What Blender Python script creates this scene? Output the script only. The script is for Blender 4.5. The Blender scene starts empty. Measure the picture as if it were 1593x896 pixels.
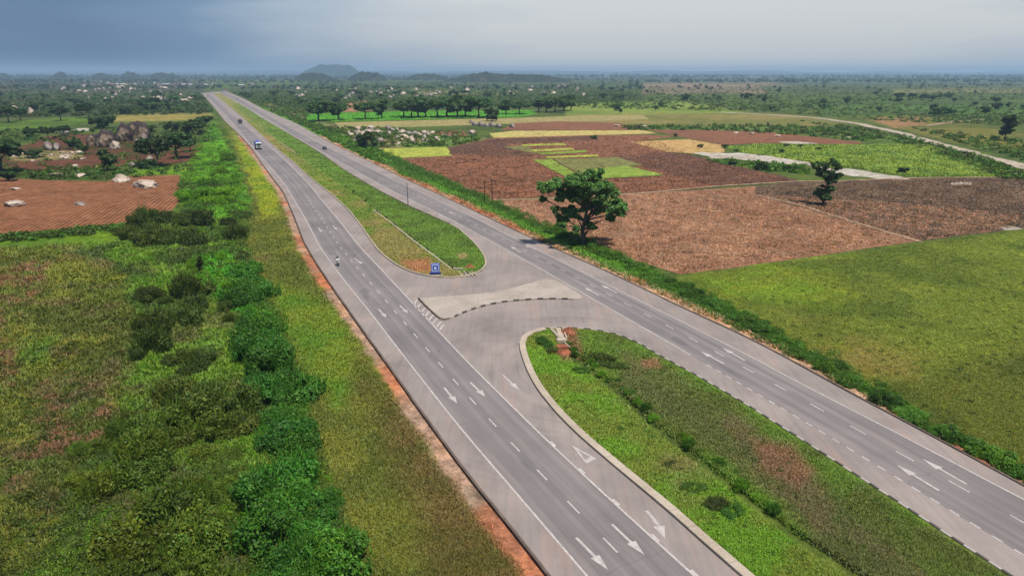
import bpy, bmesh, math, random
import numpy as np
from mathutils import Vector, Matrix
from mathutils.geometry import delaunay_2d_cdt

random.seed(7)
RNG = np.random.default_rng(11)
SC = bpy.context.scene
COL = SC.collection

# ------------------------------------------------------------------ camera geometry
F = 1062.0
H = 36.0
YH = 113.0
PITCH = math.atan((448.0 - YH) / F)
CP, SP = math.cos(PITCH), math.sin(PITCH)
Z0 = -0.25          # natural ground level; the road surface is z = 0

def G(px, py, z=0.0):
    """pixel of the photograph -> point on the horizontal plane z"""
    u = (px - 796.5) / F
    v = (py - 448.0) / F
    dx, dy, dz = u, CP - v * SP, -SP - v * CP
    t = (z - H) / dz
    return np.array((dx * t, dy * t, z))

def Gs(pts, z=0.0):
    return [G(a, b, z) for a, b in pts]

def PROJ(x, y, z=Z0):
    """numpy arrays of world points -> photo pixels (NaN-safe, behind camera -> far outside)"""
    zz = z - H
    d = y * CP - zz * SP
    h = y * SP + zz * CP
    d = np.where(d < 1.0, 1.0, d)
    return 796.5 + F * x / d, 448.0 - F * h / d

def top_height(px, py, ty, z=Z0):
    """height of a vertical thing standing at pixel (px, py) whose top shows at row ty"""
    b = G(px, py, z)
    lo, hi = 0.0, 400.0
    for _ in range(50):
        m = (lo + hi) / 2
        yy = PROJ(np.array([b[0]]), np.array([b[1]]), z + m)[1][0]
        if yy > ty: lo = m
        else: hi = m
    return lo

def px_per_m(px, py, z=Z0):
    b = G(px, py, z)
    return F / (b[1] * CP - (z - H) * SP)

# ------------------------------------------------------------------ colour helpers
ALB = 0.62
def lin1(c):
    c = c / 255.0
    return c / 12.92 if c <= 0.04045 else ((c + 0.055) / 1.055) ** 2.4
def C3(r, g, b, k=ALB):
    return np.array((lin1(r) * k, lin1(g) * k, lin1(b) * k))
def C4(r, g, b, k=ALB):
    c = C3(r, g, b, k)
    return (float(c[0]), float(c[1]), float(c[2]), 1.0)

# ------------------------------------------------------------------ numpy noise
def _hash(ix, iy, seed):
    n = (ix.astype(np.int64) * 374761393 + iy.astype(np.int64) * 668265263 + seed * 982451653) & 0x7fffffff
    n = ((n ^ (n >> 13)) * 1274126177) & 0x7fffffff
    n = n ^ (n >> 16)
    return (n & 0xffff) / 65535.0
def vnoise(x, y, seed=0):
    ix = np.floor(x); iy = np.floor(y)
    fx = x - ix; fy = y - iy
    fx = fx * fx * (3 - 2 * fx); fy = fy * fy * (3 - 2 * fy)
    a = _hash(ix, iy, seed); b = _hash(ix + 1, iy, seed)
    c = _hash(ix, iy + 1, seed); d = _hash(ix + 1, iy + 1, seed)
    return (a * (1 - fx) + b * fx) * (1 - fy) + (c * (1 - fx) + d * fx) * fy
def fbm(x, y, scale, octv=4, seed=0):
    s = 0.0; a = 0.5; t = 0.0; f = 1.0 / scale
    for o in range(octv):
        s = s + a * vnoise(x * f + 17.3 * o, y * f - 9.1 * o, seed + o * 31)
        t += a; a *= 0.5; f *= 2.03
    return s / t
def sstep(a, b, x):
    t = np.clip((x - a) / (b - a), 0, 1)
    return t * t * (3 - 2 * t)

def poly_inside(px, py, poly):
    res = np.zeros(px.shape, bool)
    n = len(poly)
    for i in range(n):
        x1, y1 = poly[i]; x2, y2 = poly[(i + 1) % n]
        if y1 == y2: continue
        c = ((y1 > py) != (y2 > py))
        xi = (x2 - x1) * (py - y1) / (y2 - y1) + x1
        res ^= c & (px < xi)
    return res
def line_dist(px, py, line, closed=False):
    d = np.full(px.shape, 1e9)
    n = len(line)
    for i in range(n if closed else n - 1):
        x1, y1 = line[i][0], line[i][1]; x2, y2 = line[(i + 1) % n][0], line[(i + 1) % n][1]
        dx, dy = x2 - x1, y2 - y1
        L2 = dx * dx + dy * dy + 1e-12
        t = np.clip(((px - x1) * dx + (py - y1) * dy) / L2, 0, 1)
        d = np.minimum(d, np.hypot(px - x1 - t * dx, py - y1 - t * dy))
    return d
def poly_soft(px, py, poly, feather):
    xs = [p[0] for p in poly]; ys = [p[1] for p in poly]
    out = np.zeros(px.shape)
    m = (px > min(xs) - feather) & (px < max(xs) + feather) & (py > min(ys) - feather) & (py < max(ys) + feather)
    if not m.any(): return out
    a, b = px[m], py[m]
    d = line_dist(a, b, poly, True)
    sd = np.where(poly_inside(a, b, poly), d, -d)
    out[m] = sstep(-feather * 0.5, feather * 0.5, sd)
    return out

# ------------------------------------------------------------------ object helpers
def tag(o, label=None, cat=None, group=None, kind=None):
    if label: o['label'] = label
    if cat: o['category'] = cat
    if group: o['group'] = group
    if kind: o['kind'] = kind
    return o
def empty(name, loc=(0, 0, 0), rz=0.0):
    o = bpy.data.objects.new(name, None)
    o.location = loc; o.rotation_euler = (0, 0, rz)
    o.empty_display_size = 0.3
    COL.objects.link(o)
    return o

class MB:
    def __init__(s):
        s.v = []; s.f = []; s.m = []; s.c = []; s.uv = None
    def add(s, vs, fs, mi=0):
        b = len(s.v)
        s.v += [tuple(map(float, p)) for p in vs]
        s.f += [tuple(i + b for i in f) for f in fs]
        s.m += [mi] * len(fs)
    def box(s, x0, x1, y0, y1, z0, z1, mi=0, M=None):
        vs = [(x0, y0, z0), (x1, y0, z0), (x1, y1, z0), (x0, y1, z0), (x0, y0, z1), (x1, y0, z1), (x1, y1, z1), (x0, y1, z1)]
        if M is not None: vs = [M @ Vector(p) for p in vs]
        s.add(vs, [(0, 3, 2, 1), (4, 5, 6, 7), (0, 1, 5, 4), (1, 2, 6, 5), (2, 3, 7, 6), (3, 0, 4, 7)], mi)
    def bbox(s, x0, x1, y0, y1, z0, z1, b=0.03, mi=0, taper=0.0):
        """box with chamfered vertical edges and a chamfered top"""
        def ring(x0, x1, y0, y1, z, c):
            return [(x0 + c, y0, z), (x1 - c, y0, z), (x1, y0 + c, z), (x1, y1 - c, z), (x1 - c, y1, z), (x0 + c, y1, z), (x0, y1 - c, z), (x0, y0 + c, z)]
        rs = [ring(x0, x1, y0, y1, z0, b), ring(x0 + taper * .7, x1 - taper * .7, y0 + taper * .7, y1 - taper * .7, z1 - b, b),
              ring(x0 + b + taper, x1 - b - taper, y0 + b + taper, y1 - b - taper, z1, b)]
        vs = sum(rs, []); fs = [tuple(range(7, -1, -1)), tuple(range(16, 24))]
        for r in range(2):
            for i in range(8):
                j = (i + 1) % 8
                fs.append((r * 8 + i, r * 8 + j, r * 8 + 8 + j, r * 8 + 8 + i))
        s.add(vs, fs, mi)
    def tube(s, pts, rads, n=8, mi=0, cap=True):
        pts = [Vector(p) for p in pts]
        rings = []
        for i, p in enumerate(pts):
            a = pts[max(i - 1, 0)]; b = pts[min(i + 1, len(pts) - 1)]
            t = (b - a)
            t = t.normalized() if t.length > 1e-9 else Vector((0, 0, 1))
            ref = Vector((1, 0, 0)) if abs(t.x) < 0.8 else Vector((0, 1, 0))
            e1 = t.cross(ref).normalized(); e2 = t.cross(e1)
            rings.append([p + (e1 * math.cos(2 * math.pi * k / n) + e2 * math.sin(2 * math.pi * k / n)) * rads[i] for k in range(n)])
        vs = sum(rings, []); fs = []
        for i in range(len(pts) - 1):
            for k in range(n):
                j = (k + 1) % n
                fs.append((i * n + k, i * n + j, (i + 1) * n + j, (i + 1) * n + k))
        if cap:
            fs.append(tuple(range(n - 1, -1, -1)))
            fs.append(tuple(range((len(pts) - 1) * n, len(pts) * n)))
        s.add(vs, fs, mi)
    def lathe_x(s, cx, cy, cz, prof, n=20, mi=0):
        """profile [(x, r)] revolved about an axis parallel to X"""
        vs = []; fs = []
        for (x, r) in prof:
            for k in range(n):
                a = 2 * math.pi * k / n
                vs.append((cx + x, cy + r * math.cos(a), cz + r * math.sin(a)))
        for i in range(len(prof) - 1):
            for k in range(n):
                j = (k + 1) % n
                fs.append((i * n + k, i * n + j, (i + 1) * n + j, (i + 1) * n + k))
        fs.append(tuple(range(n - 1, -1, -1))); fs.append(tuple(range((len(prof) - 1) * n, len(prof) * n)))
        s.add(vs, fs, mi)
    def mesh(s, name, mats, smooth=False):
        me = bpy.data.meshes.new(name)
        me.from_pydata(s.v, [], s.f)
        for m in (mats if isinstance(mats, (list, tuple)) else [mats]): me.materials.append(m)
        me.polygons.foreach_set('material_index', np.array(s.m, np.int32))
        if smooth: me.polygons.foreach_set('use_smooth', np.ones(len(s.f), bool))
        me.update()
        return me
    def build(s, name, mats, parent=None, smooth=False):
        o = bpy.data.objects.new(name, s.mesh(name, mats, smooth))
        COL.objects.link(o)
        if parent: o.parent = parent
        return o

def np_mesh(name, verts, tris, mat, col=None, quads=False, smooth=False):
    me = bpy.data.meshes.new(name)
    k = 4 if quads else 3
    nf = len(tris)
    me.vertices.add(len(verts)); me.vertices.foreach_set('co', np.ascontiguousarray(verts, np.float32).ravel())
    me.loops.add(nf * k); me.loops.foreach_set('vertex_index', np.ascontiguousarray(tris, np.int32).ravel())
    me.polygons.add(nf)
    me.polygons.foreach_set('loop_start', np.arange(0, nf * k, k, dtype=np.int32))
    try: me.polygons.foreach_set('loop_total', np.full(nf, k, np.int32))
    except Exception: pass
    if smooth: me.polygons.foreach_set('use_smooth', np.ones(nf, bool))
    me.update(calc_edges=True)
    if col is not None:
        a = me.attributes.new('Col', 'FLOAT_COLOR', 'POINT')
        c = np.ones((len(verts), 4), np.float32); c[:, :3] = col
        a.data.foreach_set('color', c.ravel())
    me.materials.append(mat)
    return me
def link(name, me, parent=None):
    o = bpy.data.objects.new(name, me); COL.objects.link(o)
    if parent: o.parent = parent
    return o
def copy_tree(o, parent=None):
    c = o.copy(); COL.objects.link(c)
    if parent is not None: c.parent = parent
    for ch in list(o.children): copy_tree(ch, c)
    return c

# ------------------------------------------------------------------ materials
def new_mat(name):
    m = bpy.data.materials.new(name); m.use_nodes = True
    nt = m.node_tree; nt.nodes.clear()
    out = nt.nodes.new('ShaderNodeOutputMaterial')
    return m, nt, out
class NT:
    def __init__(s, nt): s.nt = nt
    def n(s, t, **kw):
        x = s.nt.nodes.new(t)
        for k, v in kw.items():
            if k.startswith('i_'): x.inputs[k[2:].replace('_', ' ')].default_value = v
            else: setattr(x, k, v)
        return x
    def l(s, a, b): s.nt.links.new(a, b)
    def noise(s, vec, scale, detail=4.0, rough=0.55):
        x = s.n('ShaderNodeTexNoise'); x.inputs['Scale'].default_value = scale
        x.inputs['Detail'].default_value = detail; x.inputs['Roughness'].default_value = rough
        if vec is not None: s.l(vec, x.inputs['Vector'])
        return x.outputs['Fac']
    def ramp(s, fac, stops):
        x = s.n('ShaderNodeValToRGB')
        e = x.color_ramp.elements
        while len(e) < len(stops): e.new(0.5)
        for i, (p, c) in enumerate(stops):
            e[i].position = p; e[i].color = c if len(c) == 4 else (*c, 1)
        s.l(fac, x.inputs['Fac'])
        return x.outputs['Color']
    def mr(s, fac, a, b, c, d):
        x = s.n('ShaderNodeMapRange'); x.inputs[1].default_value = a; x.inputs[2].default_value = b
        x.inputs[3].default_value = c; x.inputs[4].default_value = d
        s.l(fac, x.inputs[0]); return x.outputs[0]
    def mix(s, fac, a, b, mode='MIX'):
        x = s.n('ShaderNodeMix', data_type='RGBA', blend_type=mode)
        for sock, v in ((x.inputs[0], fac), (x.inputs[6], a), (x.inputs[7], b)):
            if hasattr(v, 'is_output'): s.l(v, sock)
            else: sock.default_value = v
        return x.outputs[2]
    def math(s, op, a, b=None):
        x = s.n('ShaderNodeMath', operation=op)
        for sock, v in ((x.inputs[0], a), (x.inputs[1], b)):
            if v is None: continue
            if hasattr(v, 'is_output'): s.l(v, sock)
            else: sock.default_value = v
        return x.outputs[0]
    def mapping(s, vec, scale=(1, 1, 1), rot=(0, 0, 0)):
        x = s.n('ShaderNodeMapping'); x.inputs['Scale'].default_value = scale; x.inputs['Rotation'].default_value = rot
        s.l(vec, x.inputs['Vector']); return x.outputs[0]
    def bump(s, hgt, strength=0.5, dist=0.1):
        x = s.n('ShaderNodeBump'); x.inputs['Strength'].default_value = strength; x.inputs['Distance'].default_value = dist
        s.l(hgt, x.inputs['Height']); return x.outputs[0]
    def principled(s, out, color, rough=0.8, spec=0.3, normal=None, metal=0.0):
        x = s.n('ShaderNodeBsdfPrincipled')
        for nm, v in (('Base Color', color), ('Roughness', rough), ('Metallic', metal), ('Specular IOR Level', spec)):
            if hasattr(v, 'is_output'): s.l(v, x.inputs[nm])
            else: x.inputs[nm].default_value = v
        if normal is not None: s.l(normal, x.inputs['Normal'])
        s.l(x.outputs[0], out.inputs[0]); return x

def gray(v): return (v, v, v, 1)

def mat_plain(name, c, rough=0.6, spec=0.4, metal=0.0, var=0.15, scale=8.0):
    m, nt, out = new_mat(name); t = NT(nt)
    tc = t.n('ShaderNodeTexCoord').outputs['Object']
    f = t.noise(tc, scale, 3)
    col = t.mix(1.0, c, t.ramp(f, [(0.3, gray(1 - var)), (0.7, gray(1 + var))]), 'MULTIPLY')
    t.principled(out, col, rough, spec, None, metal)
    return m

def mat_vcol_ground():
    m, nt, out = new_mat('grassy_earth'); t = NT(nt)
    tc = t.n('ShaderNodeTexCoord').outputs['Object']
    at = t.n('ShaderNodeAttribute', attribute_name='Col').outputs['Color']
    a = t.noise(tc, 0.55, 5, 0.65); b = t.noise(tc, 2.6, 4, 0.7); c = t.noise(tc, 0.11, 5, 0.6)
    col = t.mix(1.0, at, t.ramp(a, [(0.30, gray(0.55)), (0.5, gray(1.0)), (0.72, gray(1.45))]), 'MULTIPLY')
    col = t.mix(0.8, col, t.ramp(b, [(0.30, gray(0.5)), (0.55, gray(1.0)), (0.75, gray(1.5))]), 'MULTIPLY')
    col = t.mix(1.0, col, t.ramp(c, [(0.32, (0.72, 0.80, 0.8, 1)), (0.5, gray(1.0)), (0.68, (1.35, 1.2, 1.0, 1))]), 'MULTIPLY')
    bp = t.bump(t.math('ADD', b, t.math('MULTIPLY', a, 2.0)), 0.8, 0.25)
    t.principled(out, col, 0.95, 0.1, bp)
    return m

def mat_leaf():
    m, nt, out = new_mat('leaf'); t = NT(nt)
    at = t.n('ShaderNodeAttribute', attribute_name='Col').outputs['Color']
    oi = t.n('ShaderNodeObjectInfo')
    col = t.mix(1.0, at, oi.outputs['Color'], 'MULTIPLY')
    p = t.n('ShaderNodeBsdfPrincipled'); t.l(col, p.inputs['Base Color'])
    p.inputs['Roughness'].default_value = 0.55; p.inputs['Specular IOR Level'].default_value = 0.25
    tr = t.n('ShaderNodeBsdfTranslucent')
    t.l(t.mix(1.0, col, (1.2, 1.08, 0.5, 1), 'MULTIPLY'), tr.inputs['Color'])
    mx = t.n('ShaderNodeMixShader'); mx.inputs[0].default_value = 0.33
    t.l(p.outputs[0], mx.inputs[1]); t.l(tr.outputs[0], mx.inputs[2]); t.l(mx.outputs[0], out.inputs[0])
    return m

def mat_bark():
    m, nt, out = new_mat('bark'); t = NT(nt)
    tc = t.n('ShaderNodeTexCoord').outputs['Object']
    f = t.noise(t.mapping(tc, (6, 6, 1.2)), 1.0, 5)
    col = t.ramp(f, [(0.3, (0.035, 0.028, 0.022, 1)), (0.7, (0.13, 0.105, 0.085, 1))])
    t.principled(out, col, 0.9, 0.1, t.bump(f, 0.6, 0.05))
    return m

HEAD = math.radians(26.4)     # the highway runs 26.4 degrees left of the view
def mat_shoulder():
    m, nt, out = new_mat('dusty_asphalt'); t = NT(nt)
    tc = t.n('ShaderNodeTexCoord').outputs['Object']
    al = t.mapping(tc, (1.0, 0.06, 1), (0, 0, -HEAD))
    a = t.noise(al, 1.6, 5, 0.6); b = t.noise(tc, 0.09, 5, 0.6); c = t.noise(tc, 6.0, 4, 0.7)
    col = t.ramp(b, [(0.30, C4(136, 126, 121)), (0.5, C4(154, 142, 136)), (0.72, C4(170, 156, 148))])
    col = t.mix(0.5, col, t.ramp(a, [(0.25, gray(0.70)), (0.5, gray(1.0)), (0.75, gray(1.2))]), 'MULTIPLY')
    col = t.mix(0.35, col, t.ramp(c, [(0.3, gray(0.7)), (0.7, gray(1.25))]), 'MULTIPLY')
    dst = t.noise(t.mapping(tc, (0.35, 0.05, 1), (0, 0, -HEAD)), 1.0, 5, .65)
    col = t.mix(t.mr(dst, 0.52, 0.74, 0, 0.4), col, C4(188, 150, 130))
    spt = t.noise(tc, 1.1, 6, 0.8)
    col = t.mix(t.mr(spt, 0.62, 0.72, 0, 0.4), col, C4(118, 104, 98))
    # tyre sweeps of the turning traffic: arcs about the head of the near median
    cen = G(905, 575)
    sub = t.n('ShaderNodeVectorMath', operation='SUBTRACT'); t.l(tc, sub.inputs[0]); sub.inputs[1].default_value = tuple(cen)
    ln = t.n('ShaderNodeVectorMath', operation='LENGTH'); t.l(sub.outputs[0], ln.inputs[0])
    comb = t.n('ShaderNodeCombineXYZ'); t.l(ln.outputs['Value'], comb.inputs[0])
    arcs = t.noise(comb.outputs[0], 0.55, 4, 0.7)
    msk = t.mr(ln.outputs['Value'], 12, 34, 1, 0)
    br = t.noise(tc, 0.12, 3)
    msk = t.math('MULTIPLY', msk, t.mr(br, 0.38, 0.6, 0, 1))
    dark = t.mix(1.0, col, t.ramp(arcs, [(0.36, gray(0.72)), (0.5, gray(1.0)), (0.66, gray(1.1))]), 'MULTIPLY')
    col = t.mix(msk, col, dark)
    t.principled(out, col, 0.9, 0.2, t.bump(c, 0.3, 0.01))
    return m

def mat_lane():
    m, nt, out = new_mat('lane_asphalt'); t = NT(nt)
    uv = t.n('ShaderNodeUVMap').outputs[0]
    tc = t.n('ShaderNodeTexCoord').outputs['Object']
    a = t.noise(t.mapping(uv, (1.6, 0.012, 1)), 1.0, 4, 0.6)
    a2 = t.noise(t.mapping(uv, (0.75, 0.05, 1)), 1.0, 5, 0.65)
    b = t.noise(tc, 0.05, 5, 0.6); c = t.noise(tc, 9.0, 3, 0.7)
    col = t.ramp(b, [(0.30, C4(122, 114, 112)), (0.5, C4(138, 129, 127)), (0.72, C4(153, 142, 139))])
    col = t.mix(0.8, col, t.ramp(a, [(0.28, gray(0.74)), (0.5, gray(1.0)), (0.72, gray(1.14))]), 'MULTIPLY')
    col = t.mix(0.6, col, t.ramp(a2, [(0.28, gray(0.75)), (0.5, gray(1.0)), (0.75, gray(1.2))]), 'MULTIPLY')
    col = t.mix(0.3, col, t.ramp(c, [(0.3, gray(0.7)), (0.7, gray(1.3))]), 'MULTIPLY')
    dst = t.noise(t.mapping(uv, (0.5, 0.03, 1)), 1.0, 5, .7)
    col = t.mix(t.mr(dst, 0.55, 0.75, 0, 0.4), col, C4(176, 156, 146))
    sm = t.n('ShaderNodeSeparateXYZ'); t.l(uv, sm.inputs[0])
    wt = t.math('COSINE', t.math('MULTIPLY', t.math('ADD', sm.outputs[0], t.math('MULTIPLY', t.noise(tc, .08, 2), .5)), 2 * math.pi / 1.83))
    col = t.mix(t.mr(wt, -1, 1, 0, .32), col, C4(104, 98, 98))
    sk = t.math('PINGPONG', t.math('ADD', sm.outputs[1], t.math('MULTIPLY', t.noise(tc, .4, 3), 2.0)), 13.0)
    col = t.mix(t.mr(sk, 0.0, 0.09, 0.3, 0.0), col, C4(86, 80, 80))
    # patches and spills
    d = t.noise(t.mapping(uv, (0.3, 0.1, 1)), 1.0, 2)
    col = t.mix(t.mr(d, 0.66, 0.70, 0, 0.35), col, C4(92, 88, 92))
    t.principled(out, col, 0.85, 0.25, t.bump(c, 0.25, 0.01))
    return m

def mat_paint(name='road_paint', c=(214, 206, 200), wear=0.95):
    m, nt, out = new_mat(name); t = NT(nt)
    tc = t.n('ShaderNodeTexCoord').outputs['Object']
    f = t.noise(tc, 2.2, 6, 0.75); g = t.noise(tc, 0.2, 3)
    col = t.mix(t.mr(f, 0.47 - 0.1 * wear, 0.66, 0, 0.95 * wear), C4(*c), C4(165, 152, 148))
    col = t.mix(t.mr(g, 0.4, 0.7, 0, 0.4 * wear), col, C4(170, 158, 152))
    t.principled(out, col, 0.7, 0.3)
    return m

def mat_concrete(name, c1, c2, scale=1.0):
    m, nt, out = new_mat(name); t = NT(nt)
    tc = t.n('ShaderNodeTexCoord').outputs['Object']
    a = t.noise(tc, 0.25 * scale, 6, 0.65); b = t.noise(tc, 4 * scale, 4, 0.7)
    col = t.ramp(a, [(0.32, C4(*c1)), (0.68, C4(*c2))])
    col = t.mix(0.5, col, t.ramp(b, [(0.28, gray(0.6)), (0.55, gray(1.0)), (0.75, gray(1.25))]), 'MULTIPLY')
    t.principled(out, col, 0.9, 0.2, t.bump(b, 0.4, 0.03))
    return m

def mat_field(name, c1, c2, s1=0.05, s2=0.9, fang=None, period=1.4, fcon=0.35, bumpd=0.25, c3=None):
    """worked soil or crop: broad patches of two colours, clods, optional furrows along fang (radians from +Y to the left)"""
    m, nt, out = new_mat(name); t = NT(nt)
    tc = t.n('ShaderNodeTexCoord').outputs['Object']
    a = t.noise(tc, s1, 6, 0.65); b = t.noise(tc, s2, 5, 0.75); d = t.noise(tc, s1 * 5, 5, 0.7)
    stops = [(0.34, C4(*c1)), (0.66, C4(*c2))]
    col = t.ramp(a, stops)
    if c3: col = t.mix(t.mr(d, 0.5, 0.72, 0, 0.75), col, C4(*c3))
    e_ = t.noise(tc, 0.28, 5, 0.75)
    col = t.mix(0.9, col, t.ramp(e_, [(0.32, gray(0.55)), (0.52, gray(1.0)), (0.7, gray(1.35))]), 'MULTIPLY')
    col = t.mix(0.85, col, t.ramp(b, [(0.28, gray(0.45)), (0.52, gray(1.0)), (0.74, gray(1.55))]), 'MULTIPLY')
    col = t.mix(0.8, col, t.ramp(d, [(0.3, gray(0.72)), (0.5, gray(1.0)), (0.7, gray(1.22))]), 'MULTIPLY')
    hgt = b
    if fang is not None:
        mp = t.mapping(tc, (1, 1, 1), (0, 0, -fang))
        w = t.n('ShaderNodeTexWave', wave_type='BANDS', bands_direction='X')
        w.inputs['Scale'].default_value = 2 * math.pi / (20 * period)
        w.inputs['Distortion'].default_value = 3.0; w.inputs['Detail'].default_value = 3; w.inputs['Detail Scale'].default_value = 0.12
        t.l(mp, w.inputs['Vector'])
        wf = w.outputs['Fac']
        col = t.mix(1.0, col, t.ramp(wf, [(0.1, gray(1 - fcon)), (0.9, gray(1 + fcon))]), 'MULTIPLY')
        hgt = t.math('ADD', t.math('MULTIPLY', wf, 1.2), t.math('MULTIPLY', b, 0.6))
    t.principled(out, col, 0.95, 0.1, t.bump(hgt, 0.9, bumpd))
    return m

def mat_rock(name, dark, light, warm):
    m, nt, out = new_mat(name); t = NT(nt)
    tc = t.n('ShaderNodeTexCoord').outputs['Object']
    a = t.noise(tc, 0.5, 6, 0.65); b = t.noise(t.mapping(tc, (1, 1, 0.25)), 1.3, 5, 0.7)
    col = t.ramp(a, [(0.36, C4(*dark)), (0.5, C4(*warm)), (0.64, C4(*light))])
    col = t.mix(0.6, col, t.ramp(b, [(0.3, gray(0.5)), (0.6, gray(1.1))]), 'MULTIPLY')
    t.principled(out, col, 0.9, 0.2, t.bump(b, 0.6, 0.2))
    return m

def mat_hill():
    m, nt, out = new_mat('hill_slope'); t = NT(nt)
    tc = t.n('ShaderNodeTexCoord').outputs['Object']
    a = t.noise(tc, 0.03, 6, 0.7)
    col = t.ramp(a, [(0.35, C4(34, 42, 30)), (0.55, C4(52, 60, 38)), (0.68, C4(96, 86, 76))])
    t.principled(out, col, 0.95, 0.1, t.bump(a, 1.0, 8.0))
    return m

M_GROUND = mat_vcol_ground(); M_LEAF = mat_leaf(); M_BARK = mat_bark()
M_SHOULDER = mat_shoulder(); M_LANE = mat_lane(); M_PAINT = mat_paint()
M_KERB = mat_concrete('pale_concrete', (176, 160, 140), (205, 188, 168))
M_KERBD = mat_concrete('stained_concrete', (88, 76, 68), (130, 112, 100))
M_ISLAND = mat_concrete('island_concrete', (168, 154, 142), (196, 182, 168), 0.6)
M_WHITEK = mat_paint('kerb_white_paint', (190, 180, 168), 0.9)
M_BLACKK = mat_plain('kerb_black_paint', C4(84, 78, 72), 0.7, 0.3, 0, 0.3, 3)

# ------------------------------------------------------------------ traced lines of the highway (pixels of the photograph, put on the ground plane)
def smooth_line(pts, step=2.0, it=6, near_ext=0.0):
    """ground polyline through points, resampled and softened; optional straight run-on past its last point"""
    P = [np.array(p[:2], float) for p in pts]
    if near_ext:
        d = P[-1] - P[-3] if len(P) > 3 else P[-1] - P[-2]
        d /= np.linalg.norm(d)
        P.append(P[-1] + d * near_ext)
    out = []
    for a, b in zip(P[:-1], P[1:]):
        n = max(1, int(np.linalg.norm(b - a) / max(step, 0.012 * min(a[1], b[1]) if min(a[1], b[1]) > 0 else step)))
        for k in range(n): out.append(a + (b - a) * k / n)
    out.append(P[-1])
    A = np.array(out)
    for _ in range(it):
        B = A.copy()
        B[1:-1] = 0.25 * A[:-2] + 0.5 * A[1:-1] + 0.25 * A[2:]
        A = B
    return A

EXT = 95.0
L_OUT = smooth_line(Gs([(313, 145), (331, 165), (350, 189), (370, 208), (390, 230), (410, 259), (425, 279), (441, 300), (458, 340), (472, 377), (492, 411), (514, 444), (561, 511), (614, 584), (653, 640), (674, 668), (735, 752), (800, 827), (850, 896)]), near_ext=EXT)
L_LINE = smooth_line(Gs([(319, 147), (335, 162), (352, 181), (370, 201), (392, 228), (418, 257), (444, 288), (467, 327), (475, 340), (500, 388), (534, 434), (577, 487), (634, 561), (694, 638), (728, 680), (800, 763), (912, 894)]), near_ext=EXT)
R_LINE = smooth_line(Gs([(326, 146.5), (341, 160), (358, 176), (382, 196), (411, 221), (441, 247.5), (461, 267), (481, 287), (501, 312), (525, 340), (557, 381), (591, 417), (631, 460), (681, 514), (735, 571), (800, 635), (857, 691), (904, 735), (957, 784), (1018, 839), (1081, 896)]), near_ext=EXT)
# median kerbs
FAR_L = Gs([(331, 145), (350, 160), (379, 184.5), (400, 204), (414.6, 218), (441.4, 241), (459, 255), (472, 268), (487.5, 281), (514, 302), (541, 326), (561, 352), (580, 380), (591, 394), (617.6, 415), (647.7, 428), (684, 433.5), (718, 433.7), (741, 430), (755, 422), (759, 410), (752, 394), (738, 377), (715, 357)])
FAR_R = Gs([(700, 349), (634.7, 320), (588, 296), (534, 264), (504, 242), (481.6, 228), (455, 212), (432.5, 198.5), (409, 185), (383, 168), (360, 155), (343, 145.5)])
NEAR_L = Gs([(1160, 628), (1081, 582), (1028, 554), (994, 533), (961, 519.5), (921, 512), (884, 509), (844, 510.5), (822, 515), (810, 522), (806, 533), (810, 551), (819, 577), (835, 607), (867, 646), (900, 679), (961, 731), (1045, 801), (1095, 847), (1152, 896)])
NEAR_R = Gs([(1160, 628), (1225, 669), (1277.5, 702.5), (1337.5, 742), (1405, 785), (1461, 822.6), (1525, 864), (1570, 893)])
RC_LL = smooth_line(Gs([(340, 143.8), (362, 154), (391, 170), (432.5, 195.7), (470.5, 220), (498, 235), (530, 253), (600, 292), (650, 317), (707, 345), (770, 379), (850, 423.5), (894, 448.6), (961, 487), (1028, 525), (1091, 562), (1150, 596), (1217.5, 635), (1275.7, 670), (1343, 711), (1419, 757.5), (1511, 813.5), (1581, 856)]), near_ext=EXT)
RC_RL = smooth_line(Gs([(349, 143.3), (372, 154), (399, 170), (448, 197), (493, 221), (530, 240), (568, 258), (600, 274), (652, 298), (720, 330), (817, 379), (934, 437), (1020, 480), (1151, 546), (1239, 593), (1330, 640), (1412.6, 682), (1593, 777)]), near_ext=EXT)
R_OUT = smooth_line(Gs([(353, 143), (378, 153), (409, 170), (462.6, 193), (492.8, 210), (515, 222.5), (530, 230), (600, 264), (652, 289), (707, 314), (778, 348), (847, 380), (947, 424), (1014, 456), (1054, 476), (1160, 524), (1225, 558), (1311, 606), (1412, 659), (1487, 699), (1593, 757)]), near_ext=EXT)

fl = smooth_line(FAR_L, it=3); fr = smooth_line(FAR_R, it=4)
FAR_MED = np.vstack([fl, fr])
# near median: arc + both long sides run on behind the camera
nl = smooth_line(NEAR_L, step=1.2, it=3, near_ext=EXT)
nr = smooth_line(NEAR_R, step=1.2, it=3, near_ext=EXT)
NEAR_MED = np.vstack([nl, nr[::-1][:-1]])

def arclen(P):
    return np.concatenate([[0], np.cumsum(np.linalg.norm(np.diff(P, axis=0), axis=1))])
def at_len(P, S, s):
    return np.array([np.interp(s, S, P[:, 0]), np.interp(s, S, P[:, 1])])
def resample(P, n):
    S = arclen(P); t = np.linspace(0, S[-1], n)
    return np.stack([np.interp(t, S, P[:, 0]), np.interp(t, S, P[:, 1])], 1)
def nearest_s(P, S, q):
    d = np.linalg.norm(P - np.asarray(q)[:2], axis=1); i = int(np.argmin(d))
    best = (1e9, 0)
    for j in (i - 1, i):
        if 0 <= j < len(P) - 1:
            e = P[j + 1] - P[j]; t = np.clip(np.dot(np.asarray(q)[:2] - P[j], e) / (e @ e + 1e-12), 0, 1)
            dd = np.linalg.norm(P[j] + e * t - np.asarray(q)[:2])
            if dd < best[0]: best = (dd, S[j] + t * math.sqrt(e @ e))
    return best[1]
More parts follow.
